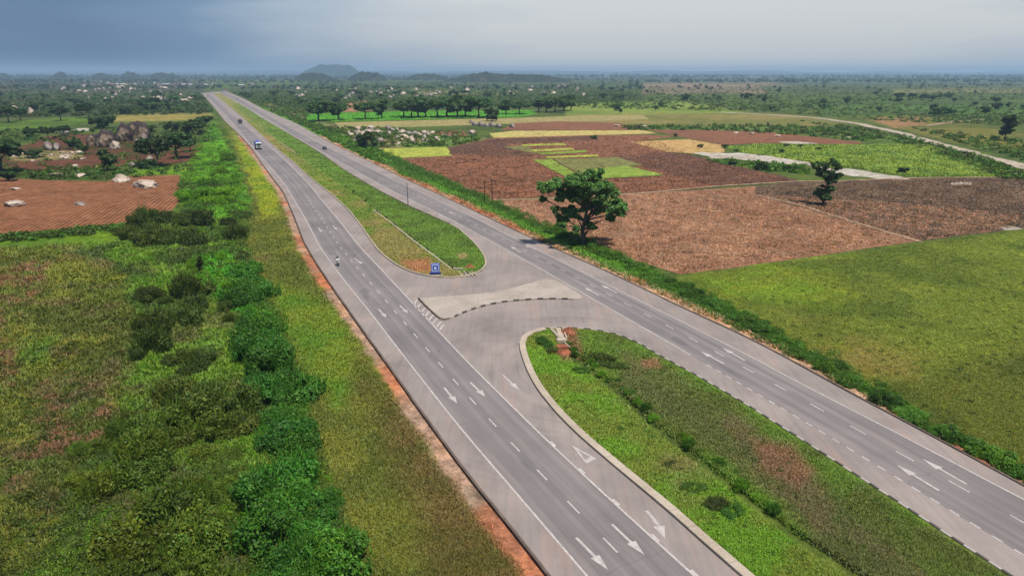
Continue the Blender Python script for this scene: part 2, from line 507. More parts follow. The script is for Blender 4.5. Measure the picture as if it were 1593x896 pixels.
def perp_match(A, B, n):
    """points of A at even spacing and, for each, the nearest place on B (same direction of travel)"""
    SA = arclen(A); SB = arclen(B)
    ss = np.linspace(0, SA[-1], n)
    a = np.stack([np.interp(ss, SA, A[:, 0]), np.interp(ss, SA, A[:, 1])], 1)
    sb = np.array([nearest_s(B, SB, p) for p in a])
    sb = np.maximum.accumulate(sb)
    b = np.stack([np.interp(sb, SB, B[:, 0]), np.interp(sb, SB, B[:, 1])], 1)
    return a, b, ss

def cdt_sheet(outer, holes, z, extra=None, zf=None):
    """triangulated flat sheet with holes; extra = interior points; zf(x, y) = height"""
    V = []; E = []
    def loop(P):
        b = len(V)
        for p in P: V.append(Vector((p[0], p[1])))
        n = len(P)
        for i in range(n): E.append((b + i, b + (i + 1) % n))
    loop(outer)
    for h in holes: loop(h)
    if extra is not None:
        for p in extra: V.append(Vector((p[0], p[1])))
    v2, e2, f2, *_ = delaunay_2d_cdt(V, E, [], 0, 1e-4)
    v2 = np.array([(p.x, p.y) for p in v2])
    tr = []
    for f in f2:
        for k in range(1, len(f) - 1): tr.append((f[0], f[k], f[k + 1]))
    tr = np.array(tr)
    c = v2[tr].mean(1)
    keep = poly_inside(c[:, 0], c[:, 1], [tuple(p) for p in outer])
    for h in holes: keep &= ~poly_inside(c[:, 0], c[:, 1], [tuple(p) for p in h])
    tr = tr[keep]
    # upward facing
    a, b, cc = v2[tr[:, 0]], v2[tr[:, 1]], v2[tr[:, 2]]
    cr = (b[:, 0] - a[:, 0]) * (cc[:, 1] - a[:, 1]) - (b[:, 1] - a[:, 1]) * (cc[:, 0] - a[:, 0])
    fl = cr < 0
    tr[fl] = tr[fl][:, ::-1]
    zz = np.full(len(v2), z) if zf is None else zf(v2[:, 0], v2[:, 1])
    return np.column_stack([v2, zz]), tr

# ------------------------------------------------------------------ ground colour, relief
BELT = [(335, 180), (352, 215), (372, 255), (390, 330), (385, 360), (392, 420), (430, 500), (452, 560), (480, 650), (520, 760), (560, 900), (590, 1010), (-60, 1010), (60, 880), (130, 760), (190, 640), (215, 520), (200, 440), (160, 395), (190, 350), (268, 325), (285, 280), (300, 230)]
ZONES = [  # polygon in photo pixels, two colours, feather, noise scale (m)
    # right hand side, from the horizon down
    ([(-2600, 100), (4200, 100), (4200, 123), (1700, 122), (900, 121), (500, 124), (-2600, 126)], (56, 70, 54), (44, 58, 46), 3, 400),
    ([(880, 118), (2400, 118), (2400, 136), (880, 134)], (84, 104, 88), (70, 90, 74), 6, 200),
    ([(930, 131), (1200, 129), (1250, 137), (1180, 146), (960, 146)], (138, 124, 112), (112, 112, 92), 5, 120),
    ([(1180, 134), (2600, 132), (2600, 145), (1200, 146)], (84, 104, 62), (72, 90, 56), 5, 80),
    ([(1390, 138), (2600, 134), (2600, 143), (1390, 145)], (120, 124, 84), (96, 112, 72), 4, 120),
    ([(560, 124), (1000, 124), (1000, 172), (420, 172), (350, 140)], (74, 94, 50), (58, 80, 42), 8, 60),
    ([(880, 160), (1060, 158), (1190, 180), (880, 186)], (126, 150, 72), (104, 136, 60), 5, 60),
    ([(640, 138), (700, 139), (800, 147), (620, 150)], (126, 130, 84), (84, 104, 60), 6, 60),
    ([(535, 160), (575, 158), (578, 172), (533, 174)], (170, 130, 104), (140, 112, 84), 4, 40),
    ([(1240, 155), (1420, 150), (1640, 160), (1640, 190), (1290, 180)], (80, 116, 54), (70, 96, 48), 6, 40),
    ([(1330, 182), (1440, 180), (1620, 205), (1620, 235), (1480, 222)], (112, 118, 58), (86, 104, 48), 6, 50),
    ([(1350, 184), (1440, 182), (1440, 195), (1390, 199)], (150, 124, 92), (120, 112, 72), 5, 40),
    ([(880, 179), (1200, 176), (1340, 190), (1240, 198), (880, 195)], (136, 134, 84), (112, 122, 68), 5, 60),
    ([(970, 196), (1240, 196), (1345, 205), (1340, 222), (1130, 205), (960, 203)], (96, 126, 58), (84, 110, 52), 5, 40),
    ([(1330, 200), (1480, 226), (1640, 262), (1640, 285), (1540, 276), (1420, 236), (1320, 216)], (88, 122, 50), (70, 96, 42), 5, 40),
    # beside the right carriageway
    ([(400, 152), (470, 180), (585, 214), (720, 206), (760, 216), (702, 232), (585, 232), (420, 172)], (98, 130, 62), (140, 132, 104), 5, 30),
    ([(380, 158), (480, 190), (520, 205), (590, 236), (640, 262), (760, 318), (900, 384), (1060, 440), (1180, 500), (1700, 760), (1700, 800), (1160, 520), (1050, 478), (940, 424), (780, 348), (600, 264), (480, 204)], (92, 150, 44), (70, 116, 36), 6, 15),
    # meadow, bottom right
    ([(1050, 430), (1200, 408), (1430, 378), (1593, 355), (2300, 270), (2600, 1000), (1760, 830), (1593, 745), (1300, 590), (1160, 500)], (116, 140, 54), (96, 120, 46), 12, 14),
    ([(1080, 432), (1180, 412), (1290, 430), (1330, 460), (1250, 480), (1130, 468)], (116, 152, 46), (124, 146, 50), 40, 10),
    ([(1200, 500), (1330, 520), (1460, 570), (1420, 600), (1280, 570)], (140, 140, 76), (118, 134, 54), 60, 5),
    ([(1380, 600), (1700, 500), (1700, 780), (1560, 730)], (106, 122, 48), (88, 106, 42), 60, 9),
    # left hand side, from the horizon down
    ([(-700, 124), (320, 124), (318, 150), (-700, 160)], (60, 76, 54), (82, 88, 66), 6, 90),
    ([(-700, 148), (316, 144), (330, 182), (-700, 196)], (60, 88, 48), (76, 88, 56), 8, 60),
    ([(-400, 192), (0, 189), (130, 182), (150, 190), (60, 203), (-400, 214)], (92, 128, 44), (76, 108, 40), 5, 40),
    ([(180, 179), (330, 176), (335, 186), (170, 190)], (150, 146, 84), (128, 134, 70), 4, 50),
    ([(20, 230), (140, 225), (190, 218), (280, 225), (300, 232), (270, 258), (60, 272), (-60, 262)], (92, 66, 48), (74, 72, 42), 5, 12),
    ([(15, 239), (60, 235), (130, 238), (128, 246), (60, 251), (15, 250)], (150, 142, 108), (92, 104, 62), 5, 4),
    ([(95, 257), (190, 250), (280, 256), (280, 270), (180, 282), (70, 280), (-60, 272), (-60, 262)], (76, 104, 42), (60, 84, 34), 6, 15),
    ([(210, 262), (285, 256), (300, 266), (285, 275), (205, 274)], (120, 168, 44), (96, 140, 40), 4, 14),
    ([(-500, 372), (0, 367), (90, 356), (200, 345), (280, 310), (300, 330), (230, 372), (60, 400), (-500, 440)], (100, 140, 36), (76, 118, 34), 10, 14),
    # far-left meadow
    ([(-700, 400), (80, 385), (215, 440), (215, 520), (190, 640), (60, 900), (0, 1100), (-900, 1100)], (112, 126, 48), (84, 100, 38), 20, 9),
    ([(60, 400), (85, 412), (40, 500), (-20, 520), (-20, 440)], (128, 106, 80), (96, 116, 46), 14, 3),
    ([(-30, 520), (30, 540), (30, 600), (-40, 640)], (120, 100, 74), (92, 112, 44), 22, 3),
    ([(70, 590), (170, 600), (190, 650), (110, 720), (40, 780), (30, 720)], (122, 100, 76), (90, 112, 44), 40, 3),
    ([(40, 530), (85, 525), (80, 575), (35, 575)], (96, 140, 40), (84, 120, 38), 30, 5),
    ([(120, 440), (200, 430), (230, 480), (140, 500)], (126, 142, 44), (92, 112, 38), 30, 8),
    # bush belt floor
    (BELT, (100, 142, 44), (70, 100, 36), 14, 7),
    ([(330, 190), (352, 225), (372, 262), (394, 335), (300, 345), (300, 280), (310, 230)], (100, 168, 40), (72, 132, 36), 10, 12),
    ([(318, 400), (360, 392), (395, 440), (400, 520), (340, 470), (300, 440)], (88, 190, 34), (72, 150, 34), 16, 8),
    # verge between bushes and road
    ([(346, 180), (372, 208), (410, 262), (440, 300), (470, 378), (514, 446), (561, 512), (653, 641), (740, 755), (850, 897), (940, 1010), (580, 1010), (540, 820), (484, 660), (455, 565), (425, 490), (390, 420), (384, 360), (398, 335), (375, 262), (352, 212)], (114, 128, 52), (96, 112, 46), 14, 6),
    ([(362, 205), (384, 230), (410, 268), (432, 306), (436, 335), (412, 338), (395, 300), (372, 240)], (142, 162, 42), (118, 150, 40), 8, 9),
    ([(430, 440), (520, 470), (560, 570), (520, 640), (440, 520)], (92, 136, 36), (112, 140, 44), 30, 9),
    ([(560, 600), (640, 640), (740, 770), (830, 890), (900, 1000), (700, 1000), (640, 800), (600, 700)], (112, 104, 62), (96, 98, 48), 80, 4),
    ([(655, 690), (690, 700), (705, 735), (690, 745), (660, 715)], (76, 122, 44), (84, 118, 44), 24, 4),
]
BASE1, BASE2 = (84, 108, 48), (70, 92, 44)
L_OUT_T = [tuple(p) for p in L_OUT[::3]]; R_OUT_T = [tuple(p) for p in R_OUT[::3]]

def ground_color(x, y):
    px, py = PROJ(x, y)
    n1 = fbm(x, y, 26, 5, 3)
    wx = (fbm(x, y, 9, 4, 51) - 0.5); wy = (fbm(x, y, 9, 4, 77) - 0.5)
    sc = np.clip(F / np.maximum(y, 40), 0.5, 26) * 4.0          # a 4 m wobble of the zone edges
    qx = px + wx * np.clip(sc, 2, 90); qy = py + wy * np.clip(sc * 0.5, 0.6, 36)
    t = sstep(0.38, 0.62, n1)[:, None]
    c = C3(*BASE1) * (1 - t) + C3(*BASE2) * t
    for poly, c1, c2, fe, s in ZONES:
        a = poly_soft(qx, qy, poly, fe)
        m = a > 0.002
        if not m.any(): continue
        t = sstep(0.40, 0.60, fbm(x[m], y[m], s, 5, int(s) + len(poly)))[:, None]
        cz = C3(*c1) * (1 - t) + C3(*c2) * t
        a = a[m][:, None]
        c[m] = c[m] * (1 - a) + cz * a
    c = c * np.array((1.16, 0.97, 0.80))
    # laterite along the pavement edges
    near = (y < 420) & (y > -110)
    if near.any():
        xs, ys = x[near], y[near]
        for line, w, cc, seed in ((L_OUT_T, 1.5, (186, 150, 126), 5), (R_OUT_T, 3.0, (196, 158, 126), 8)):
            d = line_dist(xs, ys, line)
            ww = w * (0.25 + 1.5 * fbm(xs, ys, 16, 3, seed))
            al = (1 - sstep(ww * 0.6, ww * 1.15 + 0.3, d + 1.3 * (fbm(xs, ys, 2.2, 3, seed + 1) - 0.5)))[:, None]
            k = sstep(0.45, 0.62, fbm(xs, ys, 11, 3, seed + 2))[:, None]
            cd = C3(*cc) * (1 - k) + C3(186, 122, 90) * k
            c[near] = c[near] * (1 - al) + cd * al
    # scattered bare spots in the wild grass on the left
    lf = near & (px < 420) & (py > 380)
    if lf.any():
        xs, ys = x[lf], y[lf]
        al = (sstep(0.60, 0.70, fbm(xs, ys, 5, 4, 91)) * 0.45)[:, None]
        c[lf] = c[lf] * (1 - al) + C3(112, 88, 66) * al
    return c

RELF = [tuple(p) for p in L_OUT[::4]]
FIELD_L = [(0, 277), (77, 281), (167, 282.5), (201, 274), (281, 272.5), (278, 287.5), (283, 311), (264, 333), (187, 348), (74, 358), (20, 363), (-160, 372), (-420, 392), (-420, 290), (-160, 280)]
FL_W = [tuple(G(a, b, Z0)[:2]) for a, b in FIELD_L]
def relief(x, y):
    """height of the natural ground"""
    z = np.full(x.shape, Z0)
    m = (y < 330) & (y > -40)
    if m.any():
        xs, ys = x[m], y[m]
        lx = np.interp(ys, L_OUT[::-1, 1], L_OUT[::-1, 0])
        d = lx - xs
        w = sstep(2.0, 12.0, d) * (1 - sstep(230, 300, ys))
        fd = line_dist(xs, ys, FL_W, True)
        w = w * np.where(poly_inside(xs, ys, FL_W), 0, sstep(1, 12, fd))
        z[m] += w * (1.3 * (fbm(xs, ys, 17, 3, 21) - 0.5) + 0.5 * (fbm(xs, ys, 4, 3, 22) - 0.5))
    return z

# ground sheet: rings round the camera's foot, dense where the picture looks
def build_ground():
    fine = np.radians(np.arange(-50, 50.01, 0.155))
    rest = np.radians(np.arange(54, 307, 4.0))
    ang = np.concatenate([fine, rest])
    rad = [0.02, 6.0, 14.0, 22.0]
    while rad[-1] < 2600: rad.append(rad[-1] * (1.0095 if rad[-1] < 700 else 1.016))
    while rad[-1] < 15000: rad.append(rad[-1] * 1.08)
    rad[-1] = 16000.0
    rad = np.array(rad)
    A, R = np.meshgrid(ang, rad)
    x = (np.sin(A) * R).ravel(); y = (np.cos(A) * R).ravel()
    z = relief(x, y)
    na, nr_ = len(ang), len(rad)
    col = ground_color(x, y)
    i = np.arange(nr_ - 1)[:, None] * na; j = np.arange(na)[None, :]; j2 = (j + 1) % na
    q = np.stack([i + j, i + j2, i + na + j2, i + na + j], -1).reshape(-1, 4)[:, ::-1]
    verts = np.column_stack([x, y, z])
    me = np_mesh('ground', verts, q, M_GROUND, col, quads=True, smooth=True)
    o = link('ground', me); tag(o, 'flat green savanna ground running out to the horizon', 'ground', kind='structure')
    return o
build_ground()

# ------------------------------------------------------------------ road surfaces
outer = np.vstack([L_OUT, R_OUT[::-1]])
def shrink_far(P): return P
vv, tt = cdt_sheet(outer, [FAR_MED, NEAR_MED], 0.0)
road = link('road', np_mesh('road', vv, tt, M_SHOULDER))
tag(road, 'dual carriageway highway with a paved turning gap in its median', 'road', kind='structure')
# edge faces so the pavement stands as a slab above the earth
def skirt(name, line, z0, z1, mat, parent=None):
    mb = MB()
    vs = [(p[0], p[1], z1) for p in line] + [(p[0], p[1], z0) for p in line]; n = len(line)
    mb.add(vs, [(i, i + 1, n + i + 1, n + i) for i in range(n - 1)])
    return mb.build(name, mat, parent)
skirt('pavement_edge', L_OUT, -0.7, 0.0, M_KERBD, road)
skirt('pavement_edge', R_OUT, -0.7, 0.0, M_KERBD, road)

def ribbon(name, A, B, z, mat, parent, n):
    a, b, ss = perp_match(A, B, n)
    w = np.linalg.norm(b - a, axis=1)
    V = []; uvs = []
    K = 3
    for i in range(n):
        for k in range(K + 1):
            p = a[i] + (b[i] - a[i]) * k / K
            V.append((p[0], p[1], z)); uvs.append((w[i] * k / K, ss[i]))
    V = np.array(V); uvs = np.array(uvs)
    q = []
    for i in range(n - 1):
        for k in range(K):
            o = i * (K + 1) + k
            q.append((o, o + 1, o + K + 2, o + K + 1))
    q = np.array(q)
    # keep faces up
    p0, p1, p2 = V[q[:, 0]], V[q[:, 1]], V[q[:, 2]]
    cr = (p1[:, 0] - p0[:, 0]) * (p2[:, 1] - p0[:, 1]) - (p1[:, 1] - p0[:, 1]) * (p2[:, 0] - p0[:, 0])
    q[cr < 0] = q[cr < 0][:, ::-1]
    me = np_mesh(name, V, q, mat, quads=True)
    uvl = me.uv_layers.new(name='UVMap')
    uvl.data.foreach_set('uv', uvs[q.ravel()].astype(np.float32).ravel())
    return link(name, me, parent)
ribbon('driving_lanes', L_LINE, R_LINE, 0.006, M_LANE, road, 260)
ribbon('driving_lanes', RC_LL, RC_RL, 0.006, M_LANE, road, 260)

# the single road the two carriageways run into, far off
far_c = np.array([G(a, b)[:2] for a, b in [(318, 146), (330, 143.6), (350, 142.2), (380, 141.3), (430, 140.4), (500, 139.6)]])
fc = smooth_line([(*p, 0) for p in far_c], step=8, it=8)
tn = np.gradient(fc, axis=0); tn /= np.linalg.norm(tn, axis=1)[:, None]
nm = np.column_stack([-tn[:, 1], tn[:, 0]])
ro = ribbon('far_road', fc + nm * 9, fc - nm * 9, 0.02, M_LANE, None, 60)
tag(ro, 'far end of the highway bending off to the right', 'road', kind='structure')

# ------------------------------------------------------------------ painted markings
ZM = 0.012
def strip(P, w, z=ZM, mb=None):
    mb = mb or MB()
    P = np.asarray(P); t = np.gradient(P, axis=0); t /= (np.linalg.norm(t, axis=1)[:, None] + 1e-9)
    n = np.column_stack([-t[:, 1], t[:, 0]]) * w / 2
    N = len(P)
    vs = [(*(p + q), z) for p, q in zip(P, n)] + [(*(p - q), z) for p, q in zip(P, n)]
    mb.add(vs, [(i, N + i, N + i + 1, i + 1) for i in range(N - 1)])
    return mb
def cut(P, y0, y1):
    S = arclen(P); ys = P[:, 1]
    m = (ys <= y1) & (ys >= y0)
    return P[m]
strip(cut(L_LINE, -60, 700), 0.20).build('edge_line', M_PAINT, road)
strip(cut(R_LINE, -60, 700), 0.20).build('edge_line', M_PAINT, road)
strip(cut(RC_RL, -60, 700), 0.18).build('edge_line', M_PAINT, road)
yb = G(1091, 562)[1]
strip(cut(RC_LL, yb, 700), 0.20).build('edge_line', M_PAINT, road)

def dashes(P, phase_px, period, length, w, ymax, ymin=-40, name='lane_dashes'):
    S = arclen(P); s0 = nearest_s(P, S, G(*phase_px))
    mb = MB()
    k0 = int(-s0 / period) - 1
    s = s0 + k0 * period
    while s < S[-1]:
        if s > 0:
            a = at_len(P, S, s); b = at_len(P, S, min(s + length, S[-1]))
            if ymin < a[1] < ymax:
                strip(np.array([a, (a + b) / 2, b]), w, mb=mb)
        s += period
    return mb.build(name, M_PAINT, road)
la, lb, _ = perp_match(L_LINE, R_LINE, 300)
LC = (la + lb) / 2
dashes(LC, (793.5, 688), 5.6, 2.0, 0.16, 420)
ra, rb, _ = perp_match(RC_LL, RC_RL, 300)
RCC = ra * 0.45 + rb * 0.55
S_ = arclen(RCC)
sq = [nearest_s(RCC, S_, G(*p)) for p in ((1203.6, 597.5), (1258.8, 628), (1319, 663), (1388, 702.5), (1468, 748.7), (1562, 804))]
per_r = float(np.mean(np.diff(sq)))
dashes(RCC, (1203.6, 597.5), per_r, 2.0, 0.16, 420)
sq = [nearest_s(RC_LL, arclen(RC_LL), G(*p)) for p in ((1217.5, 633), (1236, 645), (1256, 656.5), (1275.7, 668.8), (1296, 681), (1319.5, 695), (1343, 709))]
per_d = float(np.mean(np.diff(sq)))
dashes(RC_LL, (1217.5, 633), per_d, per_d * 0.5, 0.18, yb, name='give_way_dashes')

def arrow(tail, tip, mb=None, sw=0.24, hw=0.85, hf=0.40, z=ZM + 0.001):
    a = G(*tail)[:2]; b = G(*tip)[:2]
    d = b - a; L = np.linalg.norm(d); d /= L; n = np.array((-d[1], d[0]))
    m = a + d * L * (1 - hf)
    o = MB()
    o.add([(*(a + n * sw / 2), z), (*(a - n * sw / 2), z), (*(m - n * sw / 2), z), (*(m + n * sw / 2), z)], [(0, 1, 2, 3)])
    o.add([(*(m + n * hw / 2), z), (*(m - n * hw / 2), z), (*b, z)], [(0, 1, 2)])
    return o.build('arrow_marking', M_PAINT, road)
for tl, tp in [((896.5, 836), (946, 886)), ((952, 815), (1003, 863)), ((691, 603), (711, 627)), ((731.5, 594.5), (755, 617)),
               ((589, 481), (601, 494)), ((622, 475), (634.5, 487.5)), ((552, 402), (564, 411)), ((495, 354), (500.5, 361)), ((517.5, 351), (524, 357.5)),
               ((782, 583), (808, 607)), ((1461, 763), (1394, 722)), ((1504, 753), (1434.5, 713)),
               ((1126.5, 566), (1090, 546.5)), ((1159, 561), (1124, 541)), ((932, 460), (909, 447)), ((960, 456), (935, 443)),
               ((810, 393), (794, 383)), ((834, 389), (816, 381)), ((694, 339), (682, 333)), ((710, 335), (698, 329.5))]:
    arrow(tl, tp)
# give-way triangle
tri = [G(*p)[:2] for p in ((889, 692), (912, 721), (927.5, 713))]
c = sum(tri) / 3; mb = MB()
inn = [c + (p - c) * 0.52 for p in tri]
mb.add([(*p, ZM) for p in tri] + [(*p, ZM) for p in inn], [(0, 1, 4, 3), (1, 2, 5, 4), (2, 0, 3, 5)])
mb.build('give_way_triangle', M_PAINT, road)
# bent arrow in the slip lane
cv = smooth_line([(*G(*p)[:2], 0) for p in ((1005, 794), (1013, 798), (1020, 806), (1025, 818))], step=0.3, it=6)
mb = strip(cv, 0.30)
e = G(1025, 818)[:2]; tip = G(1034.5, 837)[:2]; d = tip - e; n = np.array((-d[1], d[0])) / np.linalg.norm(d)
mb.add([(*(e + n * .5), ZM), (*(e - n * .5), ZM), (*tip, ZM)], [(0, 1, 2)]); mb.build('bent_arrow_marking', M_PAINT, road)
# small square pads on the edge line
mb = MB(); SR = arclen(R_LINE)
for q in ((857, 691), (902, 733), (955, 782), (1017, 837), (1080, 893)):
    s = nearest_s(R_LINE, SR, G(*q)); a = at_len(R_LINE, SR, s - .5); b = at_len(R_LINE, SR, s + .5)
    off = np.array((0.12, 0.04)); strip(np.array([a + off, (a + b) / 2 + off, b + off]), 0.42, ZM + 0.002, mb)
mb.build('line_pads', M_PAINT, road)
# bars between the line and the island
mb = MB()
for (x0, y0, x1, y1) in ((644, 474, 649, 466), (648, 480.5, 654, 472), (655, 487, 661, 479), (661, 493, 668, 484), (667, 498, 674, 490), (673, 503.5, 680, 495), (679, 509, 686, 500), (684, 513, 690, 505)):
    strip(np.array([G(x0, y0)[:2], G((x0 + x1) / 2, (y0 + y1) / 2)[:2], G(x1, y1)[:2]]), 0.30, mb=mb)
mb.build('hatch_bars', M_PAINT, road)

# ------------------------------------------------------------------ kerbs
def kerb(name, line, side, w, h, mats, pitch=1.0, z=0.0, closed=False, gap=0.03, zbot=-0.3, wob=0.0):
    """a run of kerb stones along the line, laid on its left (+1) or right (-1) side; alternate stones take alternate materials"""
    P = np.asarray(line); S = arclen(P); n = max(2, int(S[-1] / pitch))
    mb = MB(); rr = random.Random(5)
    for i in range(n):
        s0 = S[-1] * i / n + gap / 2; s1 = S[-1] * (i + 1) / n - gap / 2
        a = at_len(P, S, s0); b = at_len(P, S, s1); d = b - a; L = np.linalg.norm(d)
        if L < 1e-4: continue
        d /= L; nn = np.array((-d[1], d[0])) * side
        zz = z + h + rr.uniform(-wob, wob); c = 0.03
        sec = [(0, zbot), (0, zz - c), (c, zz), (w - c, zz), (w, zz - c), (w, zbot)]
        vs = [(*(a + nn * u), v) for u, v in sec] + [(*(b + nn * u), v) for u, v in sec]
        fs = [(k, k + 1, k + 7, k + 6) for k in range(5)] + [(5, 4, 3, 2, 1, 0), (6, 7, 8, 9, 10, 11)]
        if side < 0: fs = [f[::-1] for f in fs]
        mb.add(vs, fs, i % len(mats))
    return mb.build(name, mats)
def off(line, dist):
    P = np.asarray(line); t = np.gradient(P, axis=0); t /= (np.linalg.norm(t, axis=1)[:, None] + 1e-9)
    return P + np.column_stack([-t[:, 1], t[:, 0]]) * dist

Lk = cut(L_OUT, -70, 420); Rk = cut(R_OUT, -70, 420)
tag(kerb('kerb', Lk, 1, 0.26, 0.10, [M_KERBD], 1.6, wob=0.015, zbot=-0.6), 'low stained kerb along the left edge of the highway beside red earth', 'kerb', kind='structure')
tag(kerb('kerb', Rk, 1, 0.24, 0.14, [M_KERBD], 1.6, wob=0.015, zbot=-0.6), 'low stained kerb along the far right edge of the highway', 'kerb', kind='structure')
fk = kerb('kerb', cut(FAR_MED[:len(fl)], -70, 430), 1, 0.30, 0.24, [M_KERB], 1.4, wob=0.012)
tag(fk, 'kerb round the rounded end of the far grassy median by the blue sign', 'kerb', kind='structure')
fk2 = kerb('kerb', cut(fr, -70, 430), 1, 0.30, 0.24, [M_KERBD], 1.4, wob=0.012)
tag(fk2, 'dark kerb between the far median and the right carriageway', 'kerb', kind='structure')
# near median: broad pale kerb along the slip lane from the apex on, black and white stones on the other side
iapex = int(np.argmin(np.hypot(nl[:, 0] - G(845, 510.5)[0], nl[:, 1] - G(845, 510.5)[1])))
tag(kerb('kerb', nl[iapex:], 1, 0.85, 0.26, [M_KERB], 2.4, wob=0.01), 'broad pale concrete kerb curving along the slip lane beside the near median', 'kerb', kind='structure')
line_r = np.vstack([nr[::-1], nl[1:iapex + 1]])
tag(kerb('kerb', line_r, 1, 0.26, 0.16, [M_WHITEK, M_BLACKK], per_d * 0.55, wob=0.01), 'black and white painted kerb on the right side of the near median', 'kerb', kind='structure')

# medians: grassy earth inside the kerbs
SIGNP = G(677, 428)
DITCH_F = np.array([G(a, b)[:2] for a, b in [(356, 163), (400, 195), (436, 221), (461, 239), (500, 268), (545, 297), (584, 327), (651, 380), (703, 417), (735, 430)]])
DITCH_N = np.array([G(a, b)[:2] for a, b in [(872, 520), (878, 548), (905, 567), (955, 606), (1020, 664), (1068, 702), (1117, 740), (1163, 777), (1238, 835), (1329, 893), (1480, 1000)]])
def med_h(poly, ditch, deep):
    P = [tuple(p) for p in poly]; D = [tuple(p) for p in ditch]
    def f(x, y):
        e = line_dist(x, y, P, True); d = line_dist(x, y, D)
        w = sstep(0.3, 2.0, e)
        return 0.07 + w * (0.35 * (fbm(x, y, 5, 3, 41) - 0.45) - deep * (1 - sstep(0.2, 0.9, d)))
    return f
MED_H = [med_h(FAR_MED, DITCH_F, 0.40), med_h(NEAR_MED, DITCH_N, 0.75)]
def med_color(which):
    def f(x, y):
        px, py = PROJ(x, y, 0.0)
        n = fbm(x, y, 5, 5, 61 + which); m = fbm(x, y, 14, 4, 63 + which)
        if which == 0:
            d = line_dist(x, y, [tuple(p) for p in DITCH_F])
            ditchx = np.interp(y, DITCH_F[::-1, 1], DITCH_F[::-1, 0])
            left = x < ditchx
            t = sstep(0.42, 0.60, n)[:, None]
            cl = C3(130, 146, 58) * (1 - t) + C3(112, 138, 50) * t
            u = sstep(0.52, 0.66, m)[:, None]
            cl = cl * (1 - u * .5) + C3(178, 146, 104) * u * .5
            cr = C3(112, 144, 54) * (1 - t) + C3(98, 124, 48) * t
            c = np.where(left[:, None], cl, cr)
            k = poly_soft(px, py, [(620, 405), (668, 402), (675, 425), (640, 424)], 14)[:, None] * 0.85
            c = c * (1 - k) + C3(190, 132, 96) * k
            k = poly_soft(px, py, [(712, 396), (725, 394), (728, 402), (715, 404)], 5)[:, None] * 0.7
            c = c * (1 - k) + C3(190, 160, 120) * k
            # mown, browner further off
            k = sstep(200, 420, y)[:, None] * 0.35 * left[:, None]
            c = c * (1 - k) + C3(168, 140, 96) * k
        else:
            ditchx = np.interp(y, DITCH_N[::-1, 1], DITCH_N[::-1, 0])
            dl = ditchx - x
            t = sstep(0.42, 0.60, n)[:, None]
            cl = (C3(108, 154, 42) * (1 - t) + C3(118, 142, 54) * t) * np.array((1.1, .98, .9))
            u = sstep(0.55, 0.68, m)[:, None]
            cl = cl * (1 - u * .7) + C3(140, 130, 80) * u * .7
            cr = (C3(100, 134, 48) * (1 - t) + C3(98, 116, 52) * t) * np.array((1.1, .98, .9))
            w = sstep(-1, 1, dl)[:, None]
            c = cr * (1 - w) + cl * w
            # dark burnt-looking middle strip on the right of the ditch and the red-brown bare patch
            k = poly_soft(px + (n - .5) * 60, py + (m - .5) * 40, [(960, 560), (1040, 590), (1150, 660), (1260, 740), (1400, 850), (1560, 1000), (1450, 1000), (1330, 880), (1180, 760), (1080, 670), (980, 600)], 30)[:, None] * 0.8
            c = c * (1 - k) + (C3(120, 104, 74) * (1 - t) + C3(102, 108, 58) * t) * k
            k = poly_soft(px + (n - .5) * 40, py + (m - .5) * 30, [(1170, 690), (1230, 690), (1265, 730), (1240, 760), (1190, 735)], 22)[:, None] * 0.8
            c = c * (1 - k) + C3(150, 110, 86) * k
            k = poly_soft(px, py, [(995, 562), (1022, 558), (1030, 572), (1002, 574)], 9)[:, None] * 0.8
            c = c * (1 - k) + C3(160, 116, 92) * k
            k = (1 - sstep(0.2, 0.6, line_dist(x, y, [tuple(p) for p in DITCH_N])))[:, None] * 0.8
            c = c * (1 - k) + C3(92, 84, 58) * k
            k = poly_soft(px + (n - .5) * 20, py, [(870, 510), (895, 510), (905, 560), (870, 562)], 12)[:, None] * 0.8
            c = c * (1 - k) + C3(150, 104, 80) * k
        return c
    return f
MED_C = [med_color(0), med_color(1)]
def build_median(which, poly, label):
    P = [tuple(p) for p in poly]
    pts = []
    xs = [p[0] for p in P]; ys = [p[1] for p in P]
    y = max(min(ys), 20.0) + 0.3
    while y < min(max(ys), 460):
        st = max(0.42, y * 0.0062)
        g = np.arange(min(xs), max(xs), st) + RNG.uniform(0, st)
        yy = np.full(g.shape, y) + RNG.uniform(-.2, .2, g.shape) * st
        k = poly_inside(g, yy, P)
        g, yy = g[k], yy[k]
        if len(g):
            k = line_dist(g, yy, P, True) > 0.35 * st
            pts += list(zip(g[k], yy[k]))
        y += st * 1.15
    v, tr = cdt_sheet(poly, [], 0, pts, MED_H[which])
    me = np_mesh('median', v, tr, M_GROUND, MED_C[which](v[:, 0], v[:, 1]), smooth=True)
    tag(link('median', me), label, 'median', kind='structure')
build_median(0, FAR_MED, 'far grassy median strip with a concrete drain down its middle')
build_median(1, NEAR_MED, 'near grassy median with an overgrown ditch and rounded head')

